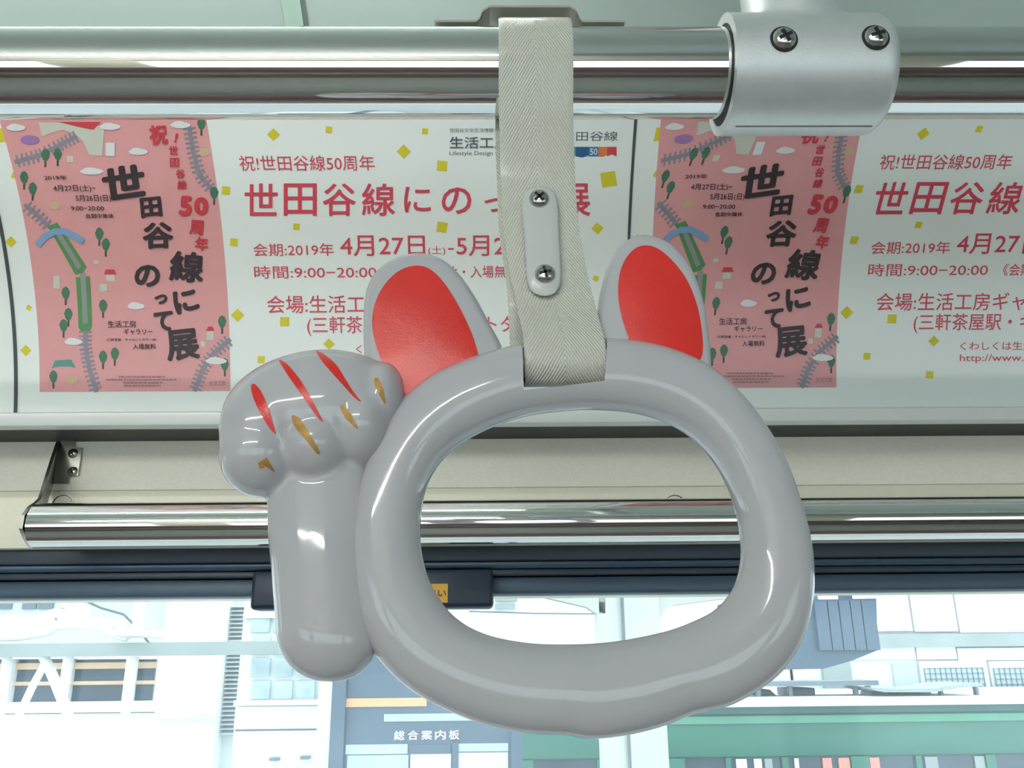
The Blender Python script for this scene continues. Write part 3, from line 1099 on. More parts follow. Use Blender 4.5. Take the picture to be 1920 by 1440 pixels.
# ------------------------------------------------------------------ advertising posters in the cove
class Print:
    """flat print of one colour, laid out in poster coordinates (X, s) and then bent onto the cove"""
    def __init__(self):
        self.v, self.f = [], []
    def add(self, vv, ff):
        b = len(self.v)
        self.v += vv
        self.f += [tuple(i + b for i in f) for f in ff]
    def poly(self, pts, k=0):                         # pts: photo pixels of the middle poster
        uv = [UV(*p) + (k,) for p in pts]
        self.add(uv, [tuple(range(len(uv)))])
    def piece(self, name, m, parent, lift):      # finish one printed piece and start the next
        o = self.build(name, m, parent, lift)
        self.v, self.f = [], []
        return o
    def quad(self, x0, y0, x1, y1):
        self.poly([(x0, y0), (x1, y0), (x1, y1), (x0, y1)])
    def ell(self, cx, cy, rx, ry, n=14, rot=0.0, k_=0):
        r = math.radians(rot)
        self.poly([(cx + rx * math.cos(2 * math.pi * k / n) * math.cos(r) - ry * math.sin(2 * math.pi * k / n) * math.sin(r),
                    cy + rx * math.cos(2 * math.pi * k / n) * math.sin(r) + ry * math.sin(2 * math.pi * k / n) * math.cos(r)) for k in range(n)], k_)
    def sq(self, cx, cy, s, rot):
        r = math.radians(rot)
        h = s / 2
        self.poly([(cx + a * h * math.cos(r) - b * h * math.sin(r), cy + a * h * math.sin(r) + b * h * math.cos(r)) for a, b in ((-1, -1), (1, -1), (1, 1), (-1, 1))])
    def stroke(self, pts, w, ties=None, k0=0):
        for sg, ((x0, y0), (x1, y1)) in enumerate(zip(pts, pts[1:])):
            L = math.hypot(x1 - x0, y1 - y0)
            nx, ny = -(y1 - y0) / L * w / 2, (x1 - x0) / L * w / 2
            ex, ey = (x1 - x0) / L * w * .25, (y1 - y0) / L * w * .25
            self.poly([(x0 + nx - ex, y0 + ny - ey), (x1 + nx + ex, y1 + ny + ey), (x1 - nx + ex, y1 - ny + ey), (x0 - nx - ex, y0 - ny - ey)], k0 + sg % 2)
            if ties:
                k = int(L / ties[0])
                for i in range(k):
                    t = (i + .5) / k
                    cx, cy = x0 + (x1 - x0) * t, y0 + (y1 - y0) * t
                    self.stroke([(cx + nx / w * ties[1], cy + ny / w * ties[1]), (cx - nx / w * ties[1], cy - ny / w * ties[1])], ties[2], None, 3)
    def text(self, body, x0, y0, x1, y1, bold=0.0):
        """line of type filling a box given in pixels"""
        vv, ff, (a, b, c, d) = text_mesh(body, bold)
        ym = (y0 + y1) / 2
        u0, u1 = UV(x0, ym)[0], UV(x1, ym)[0]
        s0, s1 = UV((x0 + x1) / 2, y1)[1], UV((x0 + x1) / 2, y0)[1]
        self.add([(u0 + (x - a) / (c - a) * (u1 - u0), s0 + (y - b) / (d - b) * (s1 - s0), k) for x, y, k in vv], ff)
    def glyph(self, ch, cx, cy, w, h, rot=0.0, bold=0.02):
        """one hand-cut character, turned a little"""
        vv, ff, (a, b, c, d) = text_mesh(ch, bold)
        r = math.radians(rot)
        pts = []
        for x, y, k in vv:
            qx, qy = ((x - a) / (c - a) - .5) * w, -((y - b) / (d - b) - .5) * h
            pts.append(UV(cx + qx * math.cos(r) - qy * math.sin(r), cy + qx * math.sin(r) + qy * math.cos(r)) + (k,))
        self.add(pts, ff)
    def build(self, name, m, parent, lift):
        bm = bmesh.new()
        vv = [bm.verts.new((u, s, k)) for u, s, k in self.v]
        for f in self.f:
            try:
                bm.faces.new([vv[i] for i in f])
            except ValueError:
                pass
        s_lo, s_hi = min(v[1] for v in self.v), max(v[1] for v in self.v)
        k = math.ceil(s_lo / 0.007)
        while k * 0.007 < s_hi:
            bmesh.ops.bisect_plane(bm, geom=bm.verts[:] + bm.edges[:] + bm.faces[:], plane_co=(0, k * 0.007, 0), plane_no=(0, 1, 0), dist=1e-6)
            k += 1
        for v in bm.verts:
            y, z = cove(v.co.y, lift + 0.00003 * v.co.z)
            v.co = Vector((v.co.x, y, z))
        return link_bm(name, bm, m, parent, recalc=False)

u_pl, u_pr = UV(73, 640)[0], UV(431, 640)[0]
PERIOD = UV(1234, 300)[0] - UV(22, 300)[0]
U_DIV = UV(26, 600)[0]
s_pb = UV(250, 734)[1]
s_pt = s_pb + 0.2455
ink = lambda n_, c: mat('ink_' + n_, c, 0.42, var=0.02, scale=80)
ad = thing('advertising_poster', 'white exhibition poster with pink map panel, directly behind the cat strap', 'poster', (0, S0Y, S0Z), 'paired posters in the cove')
# sheet with thickness
pr_ = [(U_DIV + 0.0012, U_DIV + PERIOD - 0.0012)]
vs_, fs = [], []
NSG = 40
for off in (0.0, 0.0004):
    for i in range(NSG + 1):
        y, z = cove(0.0 + S_AD * i / NSG, off)
        vs_ += [(pr_[0][0], y, z), (pr_[0][1], y, z)]
b_ = 2 * (NSG + 1)
for i in range(NSG):
    fs += [(b_ + 2 * i, b_ + 2 * i + 1, b_ + 2 * i + 3, b_ + 2 * i + 2), (2 * i, 2 * i + 2, 2 * i + 3, 2 * i + 1),
           (2 * i, b_ + 2 * i, b_ + 2 * i + 2, 2 * i + 2), (2 * i + 1, 2 * i + 3, b_ + 2 * i + 3, b_ + 2 * i + 1)]
fs += [(0, 1, b_ + 1, b_), (2 * NSG, b_ + 2 * NSG, b_ + 2 * NSG + 1, 2 * NSG + 1)]
link('sheet', vs_, fs, M_paper, ad, True, 40)
p_ = Print()
p_.add([(u_pl, s_pb, 0), (u_pr, s_pb, 0), (u_pr, s_pt, 0), (u_pl, s_pt, 0)], [(0, 1, 2, 3)])
p_.build('pink_panel', ink('pink', (222, 158, 158)), ad, 0.00055)['label'] = 'pink illustrated map panel'
# railway lines
p_ = Print()
for pts in ([(30, 303), (75, 291), (110, 273), (146, 254)], [(355, 236), (362, 280), (373, 325), (396, 354)], [(48, 384), (72, 404), (92, 424)],
            [(161, 618), (161, 650), (168, 690), (181, 733)], [(431, 637), (400, 664), (380, 694), (366, 732)]):
    p_.stroke(pts, 8, (8, 22, 3.5))
    p_.piece('printed_railway', ink('rail_grey', (140, 138, 148)), ad, 0.0007)
# white shapes: clouds, temple gate, small houses
p_ = Print()
for c in ((31, 239, 18, 6), (207, 237, 20, 6), (339, 234, 19, 6), (260, 284, 18, 6), (173, 321, 22, 6), (256, 574, 16, 6), (139, 641, 17, 6), (406, 677, 20, 6)):
    p_.ell(*c)
    p_.ell(c[0] - 3, c[1] - 3, c[2] * .6, c[3] * .8, k_=2)
    p_.piece('printed_cloud', ink('cloud', (226, 226, 226)), ad, 0.00095)
p_.quad(199, 267, 216, 292)
p_.piece('printed_house', ink('cloud', (226, 226, 226)), ad, 0.00095)
p_ = Print()
p_.poly([(73, 229), (178, 229), (196, 243), (192, 292), (168, 290), (156, 264), (140, 250), (118, 243), (98, 248), (80, 256), (77, 245)])
p_.piece('printed_gate', ink('cream', (205, 204, 190)), ad, 0.00075)
for q in ((200, 515, 216, 527), (188, 532, 202, 546), (101, 517, 113, 541), (388, 621, 401, 638), (377, 640, 385, 650), (177, 488, 186, 495), (126, 292, 138, 304)):
    p_.quad(*q)
    p_.piece('printed_house', ink('cream', (205, 204, 190)), ad, 0.00075)
p_ = Print()
for q in ([(110, 228), (190, 228), (176, 243), (150, 238)], [(196, 514), (199, 505), (215, 505), (219, 514)], [(387, 620), (391, 612), (399, 612), (403, 620)]):
    p_.poly(q)
    p_.piece('printed_roof', ink('roof_red', (206, 70, 80)), ad, 0.00085)
# trees
p_, q_ = Print(), Print()
for x, y in ((86, 291), (109, 289), (46, 333), (62, 354), (402, 362), (378, 232), (187, 439), (199, 459), (124, 550), (129, 590), (120, 611), (194, 574), (194, 670), (216, 664), (417, 604), (422, 684), (101, 707)):
    p_.poly([(x, y - 13), (x + 5, y - 10), (x + 8, y - 2), (x + 5, y + 7), (x, y + 13), (x - 5, y + 7), (x - 8, y - 2), (x - 5, y - 10)])
    q_.quad(x - 1.8, y + 8, x + 1.8, y + 22)
    t_ = p_.piece('printed_tree', ink('tree_green', (76, 118, 92)), ad, 0.00085)
    q_.piece('printed_trunk', ink('trunk', (96, 72, 72)), t_, 0.00075)
# printed tram, seen from above
p_, q_ = Print(), Print()
p_.poly([(90, 424), (108, 417), (163, 500), (156, 511), (142, 515)])
t_ = p_.piece('printed_tram', ink('tram_green', (86, 142, 86)), ad, 0.00085)
p_.poly([(143, 520), (169, 518), (173, 612), (168, 620), (153, 621), (148, 614)])
t2_ = p_.piece('printed_tram', ink('tram_green', (86, 142, 86)), ad, 0.00085)
q_.poly([(104, 436), (112, 432), (154, 500), (146, 505)])
q_.piece('printed_tram_roof', ink('tram_roof', (146, 146, 146)), t_, 0.001)
q_.poly([(151, 512), (161, 511), (166, 606), (156, 607)])
q_.piece('printed_tram_roof', ink('tram_roof', (146, 146, 146)), t2_, 0.001)
p_ = Print()
p_.stroke([(73, 458), (86, 443), (104, 434), (122, 434), (140, 442), (155, 451)], 12)
p_.build('printed_bridge', ink('bridge_blue', (128, 162, 202)), ad, 0.0011)
p_ = Print()
p_.ell(57, 262, 18, 9)
p_.build('printed_bus', ink('purple', (160, 120, 172)), ad, 0.0008)
p_ = Print()
p_.poly([(104, 676), (134, 674), (143, 690), (132, 687), (112, 687), (98, 690)])
p_.build('printed_shrine', ink('teal', (92, 150, 138)), ad, 0.0008)
p_ = Print()
for x, y in ((104, 385), (383, 285), (136, 712)):
    p_.ell(x, y, 11, 8)
    p_.piece('printed_animal', ink('straw', (206, 176, 140)), ad, 0.00075)
# poster title, cut-paper characters
p_ = Print()
for ch, x, y, w, h, r, bo in (('世', 233, 341, 80, 62, -8, .045), ('田', 284, 388, 40, 38, -6, .05), ('谷', 297, 441, 58, 50, -2, .045), ('線', 351, 500, 64, 58, 4, .04),
                              ('の', 277, 517, 48, 42, 0, .05), ('に', 349, 564, 46, 44, -14, .05), ('っ', 303, 561, 24, 18, -8, .06), ('て', 307, 602, 36, 38, -2, .05), ('展', 343, 646, 62, 58, -6, .04)):
    p_.glyph(ch, x, y, w, h, r, bo * 0.8)
    p_.piece('title_character', ink('soft_black', (62, 52, 56)), ad, 0.00105)
for t in (('2019年', 84, 328, 126, 337), ('4月27日(土)−', 101, 346, 180, 360), ('5月26日(日)', 143, 365, 209, 379), ('9:00−20:00', 134, 386, 196, 394), ('会期中無休', 161, 400, 214, 409),
          ('生活工房', 203, 601, 256, 614), ('ギャラリー', 233, 616, 287, 627), ('(三軒茶屋・キャロットタワー3F)', 201, 634, 294, 640), ('入場無料', 250, 644, 293, 655)):
    p_.text(*t, bold=0.006)
    p_.piece('lettering', ink('soft_black', (62, 52, 56)), ad, 0.00105)['kind'] = 'stuff'
p_ = Print()
p_.text('生活工房', 393, 714, 423, 723)
for i, (x0, x1) in enumerate(((223, 312), (200, 333), (232, 306), (234, 302))):
    yq = 706 + i * 5.6
    x = x0
    while x < x1:
        L = random.uniform(3, 9)
        p_.quad(x, yq - 1.2, min(x1, x + L), yq + 1.2)
        x += L + 1.6
p_.build('small_print', ink('grey_print', (150, 116, 118)), ad, 0.00105)['kind'] = 'stuff'
p_ = Print()
for g in (('祝', 298, 252, 34, 38, -4, .03), ('!', 331, 258, 5, 18, 14, .03), ('世', 326, 281, 17, 17, 0, .03), ('田', 328, 304, 17, 17, 0, .03), ('谷', 339, 325, 17, 17, 0, .03), ('線', 342, 346, 17, 17, 0, .025),
          ('5', 349, 386, 24, 38, 4, .05), ('0', 378, 386, 27, 34, 0, .05), ('周', 369, 426, 26, 28, 4, .03), ('年', 379, 457, 25, 26, 4, .03)):
    p_.glyph(*g)
    p_.piece('subtitle_character', ink('poster_red', (206, 62, 74)), ad, 0.00105)
# right-hand announcement
p_ = Print()
for t in (('祝!世田谷線50周年', 449, 291, 702, 320, .002),
          ('会期:2019年', 475, 456, 626, 480, .002),
          ('4月27日', 638, 441, 797, 480, .008),
          ('(土)', 803, 461, 835, 479, -.004),
          ('−', 840, 465, 851, 468),
          ('5月26日', 856, 441, 1013, 480, .008),
          ('(日)', 1019, 461, 1051, 479, -.004),
          ('時間:9:00−20:00', 477, 498, 706, 522, .002),
          ('《会期中無休・入場無料》', 735, 498, 982, 521, .002),
          ('会場:生活工房ギャラリー', 501, 553, 894, 587, .004),
          ('(三軒茶屋駅・キャロットタワー)', 576, 592, 1040, 629, .004),
          ('くわしくは生活工房', 668, 646, 848, 662, .002),
          ('http://www.', 668, 670, 790, 687, .002)):
    p_.text(*t)
    p_.piece('announcement_line', ink('announcement_red', (212, 72, 90)), ad, 0.0006)['kind'] = 'stuff'
u0_, u1_ = 459, 1098
for i, ch in enumerate('世田谷線にのって展'):
    w_, h_, dy_ = {'に': (50, 48, 0), 'の': (56, 50, 2), 'っ': (42, 26, 10), 'て': (50, 48, 2)}.get(ch, (62, 61, 0))
    p_.glyph(ch, 490 + i * 73.2, 374 + dy_, w_, h_, 0, .0125)
    p_.piece('headline_character', ink('announcement_red', (212, 72, 90)), ad, 0.0006)
for t in (('生活工房', 843, 256, 953, 278, .01),
          ('世田谷線', 1052, 246, 1158, 264, -.002),
          ('世田谷文化生活情報センター', 843, 240, 962, 248),
          ('Lifestyle Design Center', 843, 283, 966, 293)):
    p_.text(*t)
    p_.piece('logo_line', ink('logo_grey', (92, 96, 102)), ad, 0.0006)['kind'] = 'stuff'
for nm_, c, pts in (('teal', (60, 150, 160), [(1060, 275), (1080, 275), (1080, 293), (1068, 288), (1060, 293)]), ('navy', (52, 92, 140), [(1080, 275), (1104, 275), (1104, 291), (1092, 295), (1080, 293)]),
                    ('blue', (64, 128, 180), [(1104, 275), (1122, 275), (1122, 293), (1104, 293)]), ('orange', (224, 130, 70), [(1122, 275), (1138, 275), (1138, 290), (1130, 294), (1122, 293)]),
                    ('scarlet', (206, 72, 80), [(1138, 275), (1156, 275), (1156, 293), (1147, 289), (1138, 293)])):
    p_ = Print()
    p_.poly(pts)
    p_.build('logo_ribbon', ink('ribbon_' + nm_, c), ad, 0.0006)
p_ = Print()
p_.text('50', 1106, 278, 1120, 290, .01)
p_.build('ribbon_number', ink('white', (236, 238, 238)), ad, 0.0008)
p_ = Print()
for x, y, s, r in ((513, 252, 17, 45), (617, 243, 12, 5), (757, 284, 19, 45), (829, 311, 19, 5), (797, 246, 11, 8), (424, 357, 15, 5), (556, 425, 12, 5), (829, 426, 19, 10), (439, 454, 14, 6), (446, 591, 18, 45), (534, 603, 17, 0),
                   (617, 645, 15, 45), (490, 674, 13, 5), (1141, 336, 28, -8), (1120, 428, 16, 40), (1117, 522, 10, 20), (28, 329, 11, 20), (21, 453, 15, 45), (55, 577, 9, 30), (49, 657, 15, 45), (611, 709, 14, 5), (12, 252, 26, -8)):
    p_.sq(x, y, s, r)
    p_.piece('confetti', ink('mustard', (214, 200, 50)), ad, 0.00055)
for dx, lab in ((PERIOD, 'white exhibition poster with pink map panel, right of the black divider'), (-PERIOD, 'white poster showing only a sliver at the left end of the cove')):
    c = ad.copy()
    COL.objects.link(c)
    c.location.x += dx
    c['label'] = lab
    for ch in list(ad.children):
        d = ch.copy()
        COL.objects.link(d)
        d.parent = c
        for g in list(ch.children):
            e = g.copy()
            COL.objects.link(e)
            e.parent = d
# dark divider strips between posters
for i, (ux, w) in enumerate(((U_DIV, 0.0026), (U_DIV + PERIOD, 0.0014))):
    vs_, fs = [], []
    for off in (0.0, 0.0012):
        for k in range(NSG + 1):
            y, z = cove(S_AD * k / NSG, off)
            vs_ += [(ux - w / 2, y, z), (ux + w / 2, y, z)]
    for k in range(NSG):
        fs += [(b_ + 2 * k, b_ + 2 * k + 1, b_ + 2 * k + 3, b_ + 2 * k + 2), (2 * k, b_ + 2 * k, b_ + 2 * k + 2, 2 * k + 2), (2 * k + 1, 2 * k + 3, b_ + 2 * k + 3, b_ + 2 * k + 1)]
    o = link('divider_strip', vs_, fs, mat('divider_grey', (70, 76, 78), 0.5), None, True, 40)
    tag(o, ('dark divider strip at the left end between two posters', 'thin dark divider strip between the posters right of the webbing')[i], 'divider', 'dividers between posters')

# ------------------------------------------------------------------ outside the window
ZG = -2.7
def X_(px, py, Y):
    return P(px, py, Y).x
def slab(name, px0, py0, px1, py1, Y, d, m, parent=None, bevel=0.0):
    """upright box whose front face, at distance Y, spans the given part of the view"""
    pm, qm = (py0 + py1) / 2, (px0 + px1) / 2
    return box(name, (P(px0, pm, Y).x, Y, P(qm, py1, Y).z), (P(px1, pm, Y).x, Y + d, P(qm, py0, Y).z), m, parent, bevel)
def pipe(name, pts, Y, r, m, parent):
    return tube(name, [P(x, y, Y) for x, y in pts], r, m, parent, 12)
E_white = mat('ext_white_paint', (236, 238, 238), 0.55, var=0.03, scale=3)
E_wall = mat('ext_white_render', (228, 230, 230), 0.7, var=0.04, scale=5, bump=0.1, bscale=60)
E_grey = mat('ext_light_grey', (152, 163, 161), 0.6, var=0.10, scale=3)
E_dgrey = mat('ext_mid_grey', (112, 124, 132), 0.5, var=0.08, scale=6)
E_blue = mat('ext_slate_blue', (78, 97, 117), 0.5, var=0.08, scale=5)
E_glass = mat('ext_dark_glass', (54, 74, 88), 0.08, var=0.35, scale=2.5)
E_tan = mat('ext_tan_board', (206, 176, 144), 0.6, var=0.06, scale=8)
E_green = mat('tram_green_paint', (46, 116, 96), 0.35, var=0.14, scale=2.2, aniso=(0.4, 1, 1.5))
E_dgreen = mat('tram_dark_green', (44, 88, 84), 0.5, var=0.12, scale=5)
E_dark = mat('ext_charcoal', (52, 60, 70), 0.5, var=0.1, scale=6)
struct(box('ground', (-30, 1.2, ZG - 0.1), (30, 40, ZG), mat('ground_concrete', (168, 170, 168), 0.8, var=0.06, scale=2)))

# far left: glazed building with a white apron wall
YF = 8.0
b1 = thing('glazed_building', 'white building with a long dark window band, far left beyond the glass', 'building', (X_(120, 1300, YF), YF, ZG))
pw = P(120, 1318, YF)
box('apron_wall', (X_(-300, 1340, YF), YF, ZG), (X_(300, 1340, YF), YF + 0.3, P(120, 1338, YF).z), E_wall, b1)
slab('window_sill', -300, 1318, 296, 1338, YF - 0.05, 0.35, E_white, b1)
slab('window_head', -300, 1215, 300, 1236, YF, 0.3, E_white, b1)
slab('facade', -300, 1050, 300, 1216, YF, 0.3, mat('ext_pale_blue_wall', (196, 212, 218), 0.6), b1)
xs_ = [-300, -120, 8, 118, 238, 292]
for a, b in zip(xs_, xs_[1:]):
    slab('pane', a + 3, 1236, b - 3, 1318, YF + 0.12, 0.03, E_glass, b1)
for xx in xs_[1:-1]:
    slab('mullion', xx - 6, 1234, xx + 6, 1320, YF - 0.02, 0.15, E_white, b1)
slab('interior_shelf', -300, 1244, 290, 1256, YF + 0.08, 0.04, E_tan, b1)
slab('interior_rail', -300, 1279, 290, 1286, YF + 0.08, 0.04, E_tan, b1)
for a, b in ((0, 22), (42, 68), (72, 100)):
    slab('pane', a, 1118, b, 1142, YF - 0.02, 0.03, E_dgrey, b1)
# canopy structure in front of it
YC = 4.3
cb = thing('canopy_frame', 'pale grey canopy beam with slanting white pipe struts, left beyond the glass', 'canopy', (X_(100, 1230, YC), YC, ZG))
slab('beam', -400, 1206, 640, 1231, YC, 0.14, E_grey, cb)
for pts, r in (([(82, 1231), (100, 1270), (120, 1320), (155, 1415)], .024), ([(84, 1245), (62, 1285), (34, 1345)], .018), ([(131, 1231), (126, 1262), (118, 1305)], .019),
               ([(253, 1231), (246, 1275), (234, 1345)], .021), ([(14, 1231), (6, 1290), (-2, 1345)], .022)):
    pipe('strut', pts, YC + 0.07, r, E_white, cb)
for pts, r in (([(136, 1100), (122, 1140), (108, 1160)], .026), ([(150, 1100), (146, 1152)], .024), ([(263, 1100), (261, 1150), (257, 1184)], .026), ([(-200, 1170), (60, 1165), (110, 1150), (165, 1150)], .030),
               ([(-200, 1192), (40, 1188), (90, 1180), (110, 1166)], .034), ([(108, 1174), (150, 1170), (190, 1176), (222, 1192), (240, 1196)], .020), ([(110, 1164), (170, 1166), (232, 1170)], .022), ([(222, 1192), (262, 1188), (305, 1190)], .018)):
    pipe('pipe', pts, YC + 0.02, r, E_white, cb)
bm = bmesh.new()
add_lathe(bm, [(0.0, 0.03), (0.04, 0.028), (0.075, 0.0), (0.0, -0.012)], P(238, 1192, YC - 0.05), (0, 0, 1), 24)
link_bm('lamp_shade', bm, E_white, cb, True, 40)
pipe('cable', [(150, 1122), (190, 1140), (232, 1152), (258, 1178), (280, 1206)], YC + 0.1, .006, E_dgrey, cb)
box('post', (X_(-330, 1230, YC), YC + 0.02, ZG), (X_(-300, 1230, YC), YC + 0.12, P(-315, 1210, YC).z), E_white, cb)
box('post', (X_(600, 1230, YC), YC + 0.02, ZG), (X_(625, 1230, YC), YC + 0.12, P(615, 1210, YC).z), E_white, cb)

# white pillar and louvre
pl = thing('white_pillar', 'broad plain white wall pillar left of the louvred strip', 'pillar', (X_(360, 1300, 5.8), 5.8, ZG))
box('shaft', (X_(302, 1230, 5.8), 5.8, ZG), (X_(416, 1230, 5.8), 6.1, P(360, 1060, 5.8).z), E_white, pl)
slab('plinth', 286, 1340, 402, 1347, 5.74, 0.06, E_white, pl)
pipe('spotlight', [(365, 1330), (375, 1336), (388, 1333)], 5.72, .022, E_white, pl)
lv = thing('louvre_panel', 'narrow pale grey louvred panel beside the white pillar', 'louvre', (X_(438, 1250, 5.9), 5.9, ZG))
box('backing', (X_(427, 1250, 5.95), 5.95, ZG), (X_(462, 1250, 5.95), 6.0, P(430, 1060, 5.95).z), mat('louvre_pale', (206, 214, 216), 0.5), lv)
zl1, zl0 = P(430, 1130, 5.9).z, P(430, 1375, 5.9).z
for i in range(30):
    z = zl0 + (zl1 - zl0) * i / 30
    vs_ = [(X_(424, 1250, 5.9), 5.88, z), (X_(458, 1250, 5.9), 5.88, z), (X_(458, 1250, 5.9), 5.95, z + 0.018), (X_(424, 1250, 5.9), 5.95, z + 0.018)]
    vs_ += [(x, y, zq - 0.004) for x, y, zq in vs_]
    link('slat', vs_, [(0, 1, 2, 3), (7, 6, 5, 4), (0, 4, 5, 1), (1, 5, 6, 2), (2, 6, 7, 3), (3, 7, 4, 0)], mat('louvre_pale', (206, 214, 216), 0.5), lv)

# white kiosk with glass blocks
YK = 4.6
ks = thing('white_kiosk', 'white panelled kiosk with a glass block window behind the cat paw', 'kiosk', (X_(530, 1400, YK), YK, ZG))
box('body', (X_(442, 1330, YK), YK, ZG), (X_(700, 1330, YK), YK + 0.8, P(530, 1100, YK).z), E_white, ks)
slab('ledge', 438, 1312, 700, 1322, YK - 0.05, 0.06, E_white, ks)
slab('door_panel', 440, 1324, 700, 1366, YK - 0.012, 0.02, E_white, ks)
slab('door_panel', 438, 1370, 700, 1560, YK - 0.012, 0.02, E_white, ks)
slab('panel_joint', 441, 1366, 700, 1370, YK - 0.004, 0.01, E_dgrey, ks)  # grey line between the two door panels
slab('window_frame', 456, 1148, 700, 1158, YK - 0.03, 0.04, E_white, ks)
E_block = mat('glass_block', (188, 208, 214), 0.15, var=0.16, scale=14, bump=0.8, bscale=22)
for r in range(4):
    for c in range(5):
        slab('glass_block', 470 + c * 42, 1146 + r * 42 + 4, 470 + c * 42 + 36, 1146 + r * 42 + 40, YK - 0.018, 0.03, E_block, ks, 0.006)
for xx, yy in ((513, 1424), (571, 1421)):
    o = slab('hook', xx - 9, yy - 3, xx + 9, yy + 3, YK - 0.05, 0.04, E_dgrey, ks, 0.003)

# platform information board
YI = 4.0
ib = thing('information_board', 'slate blue platform information board with white lettering under the cat ring', 'notice board', (X_(810, 1400, YI), YI, ZG))
box('post', (X_(622, 1350, YI), YI - 0.03, ZG), (X_(648, 1350, YI), YI + 0.05, P(635, 1215, YI).z), E_blue, ib)
box('post', (X_(958, 1350, YI), YI - 0.03, ZG), (X_(978, 1350, YI), YI + 0.05, P(968, 1215, YI).z), E_blue, ib)
slab('backboard', 648, 1215, 958, 1560, YI, 0.04, E_blue, ib)
slab('divider_bar', 847, 1392, 859, 1560, YI - 0.015, 0.02, E_blue, ib)
slab('orange_strip', 649, 1309, 800, 1325, YI - 0.006, 0.01, mat('orange_strip', (232, 176, 128), 0.5), ib)
slab('roof_print', 720, 1338, 900, 1352, YI - 0.005, 0.008, mat('print_pale', (176, 196, 206), 0.5), ib)
E_sheet = mat('notice_sheet', (216, 222, 226), 0.5, var=0.03, scale=12)
E_sheet2 = mat('notice_sheet_blue', (182, 204, 220), 0.5, var=0.06, scale=12)
slab('map_sheet', 648, 1396, 764, 1414, YI - 0.006, 0.01, E_sheet2, ib)
slab('map_sheet', 767, 1396, 845, 1414, YI - 0.006, 0.01, E_blue, ib)
slab('map_sheet', 648, 1416, 764, 1560, YI - 0.006, 0.01, E_sheet2, ib)
slab('map_sheet', 768, 1414, 845, 1560, YI - 0.006, 0.01, E_sheet, ib)
slab('map_sheet', 857, 1394, 953, 1409, YI - 0.006, 0.01, E_sheet2, ib)
slab('map_sheet', 857, 1411, 953, 1560, YI - 0.006, 0.01, E_sheet, ib)
for i, ch in enumerate('総合案内板'):
    x0 = X_(739 + i * 25.6, 1378, YI)
    x1 = X_(739 + i * 25.6 + 20, 1378, YI)
    flat_text('lettering', ch, x0, x1, P(800, 1387, YI).z, P(800, 1369, YI).z, YI - 0.003, mat('sign_white', (236, 240, 240), 0.5), ib, 0.02, 0.0004)

# white shelter frame with a round-cornered opening
E_shel = mat('shelter_off_white', (190, 194, 188), 0.55, var=0.05, scale=6)
YS = 3.6
sf = thing('shelter_frame', 'white shelter frame with a thick post and round-cornered opening, seen through the cat ring', 'shelter', (X_(1185, 1300, YS), YS, ZG))
box('post', (X_(1124, 1300, YS), YS, ZG), (X_(1178, 1300, YS), YS + 0.10, P(1150, 1108, YS).z), E_shel, sf, 0.012)
box('post', (X_(1176, 1300, YS), YS - 0.02, ZG), (X_(1246, 1300, YS), YS + 0.10, P(1200, 1080, YS).z), E_shel, sf, 0.012)
box('painted_post_shade', (X_(1172, 1300, YS), YS - 0.012, ZG), (X_(1178, 1300, YS), YS + 0.02, P(1150, 1108, YS).z), E_dgrey, sf)  # dark grey strip painted as the shade beside the thick post
pts = [(1244, 1080), (1244, 1230)]
arc = [(1236, 1240), (1236, 1180)] + [(1270 - 34 * math.cos(a * math.pi / 16), 1176 - 42 * math.sin(a * math.pi / 16)) for a in range(0, 9)] + [(1330, 1126), (1440, 1112), (1440, 1070), (1236, 1070)]
vs_ = [P(x, y, YS) for x, y in arc] + [P(x, y, YS) + Vector((0, 0.08, 0)) for x, y in arc]
n_ = len(arc)
link('lintel', vs_, [tuple(range(n_)), tuple(reversed(range(n_, 2 * n_)))] + [(i, (i + 1) % n_, n_ + (i + 1) % n_, n_ + i) for i in range(n_)], E_shel, sf)
arc = [(965, 1085), (1090, 1085), (1135, 1100), (1135, 1150), (1118, 1150), (1100, 1138), (970, 1108)]
vs_ = [P(x, y, YS) for x, y in arc] + [P(x, y, YS) + Vector((0, 0.08, 0)) for x, y in arc]
n_ = len(arc)
link('eave', vs_, [tuple(range(n_)), tuple(reversed(range(n_, 2 * n_)))] + [(i, (i + 1) % n_, n_ + (i + 1) % n_, n_ + i) for i in range(n_)], E_shel, sf)

# pale wall behind, seen in the cat ring's opening
bw = thing('pale_back_wall', 'plain bright white building wall behind the shelter frame', 'building', (X_(1000, 1300, 9.0), 9.0, ZG))
box('wall', (X_(640, 1200, 9.0), 9.0, ZG), (X_(1480, 1200, 9.0), 9.3, P(1000, 1040, 9.0).z), E_white, bw)
slab('vent', 928, 1115, 970, 1127, 8.96, 0.05, E_grey, bw)
slab('vent', 928, 1132, 966, 1142, 8.96, 0.05, E_grey, bw)
tag(tube('wall_cable', [P(880, 1146, 8.995), P(1000, 1150, 8.995), P(1115, 1151, 8.995)], 0.007, E_dgrey, None, 8), 'thin dark cable along the white wall seen through the cat ring', 'cable')

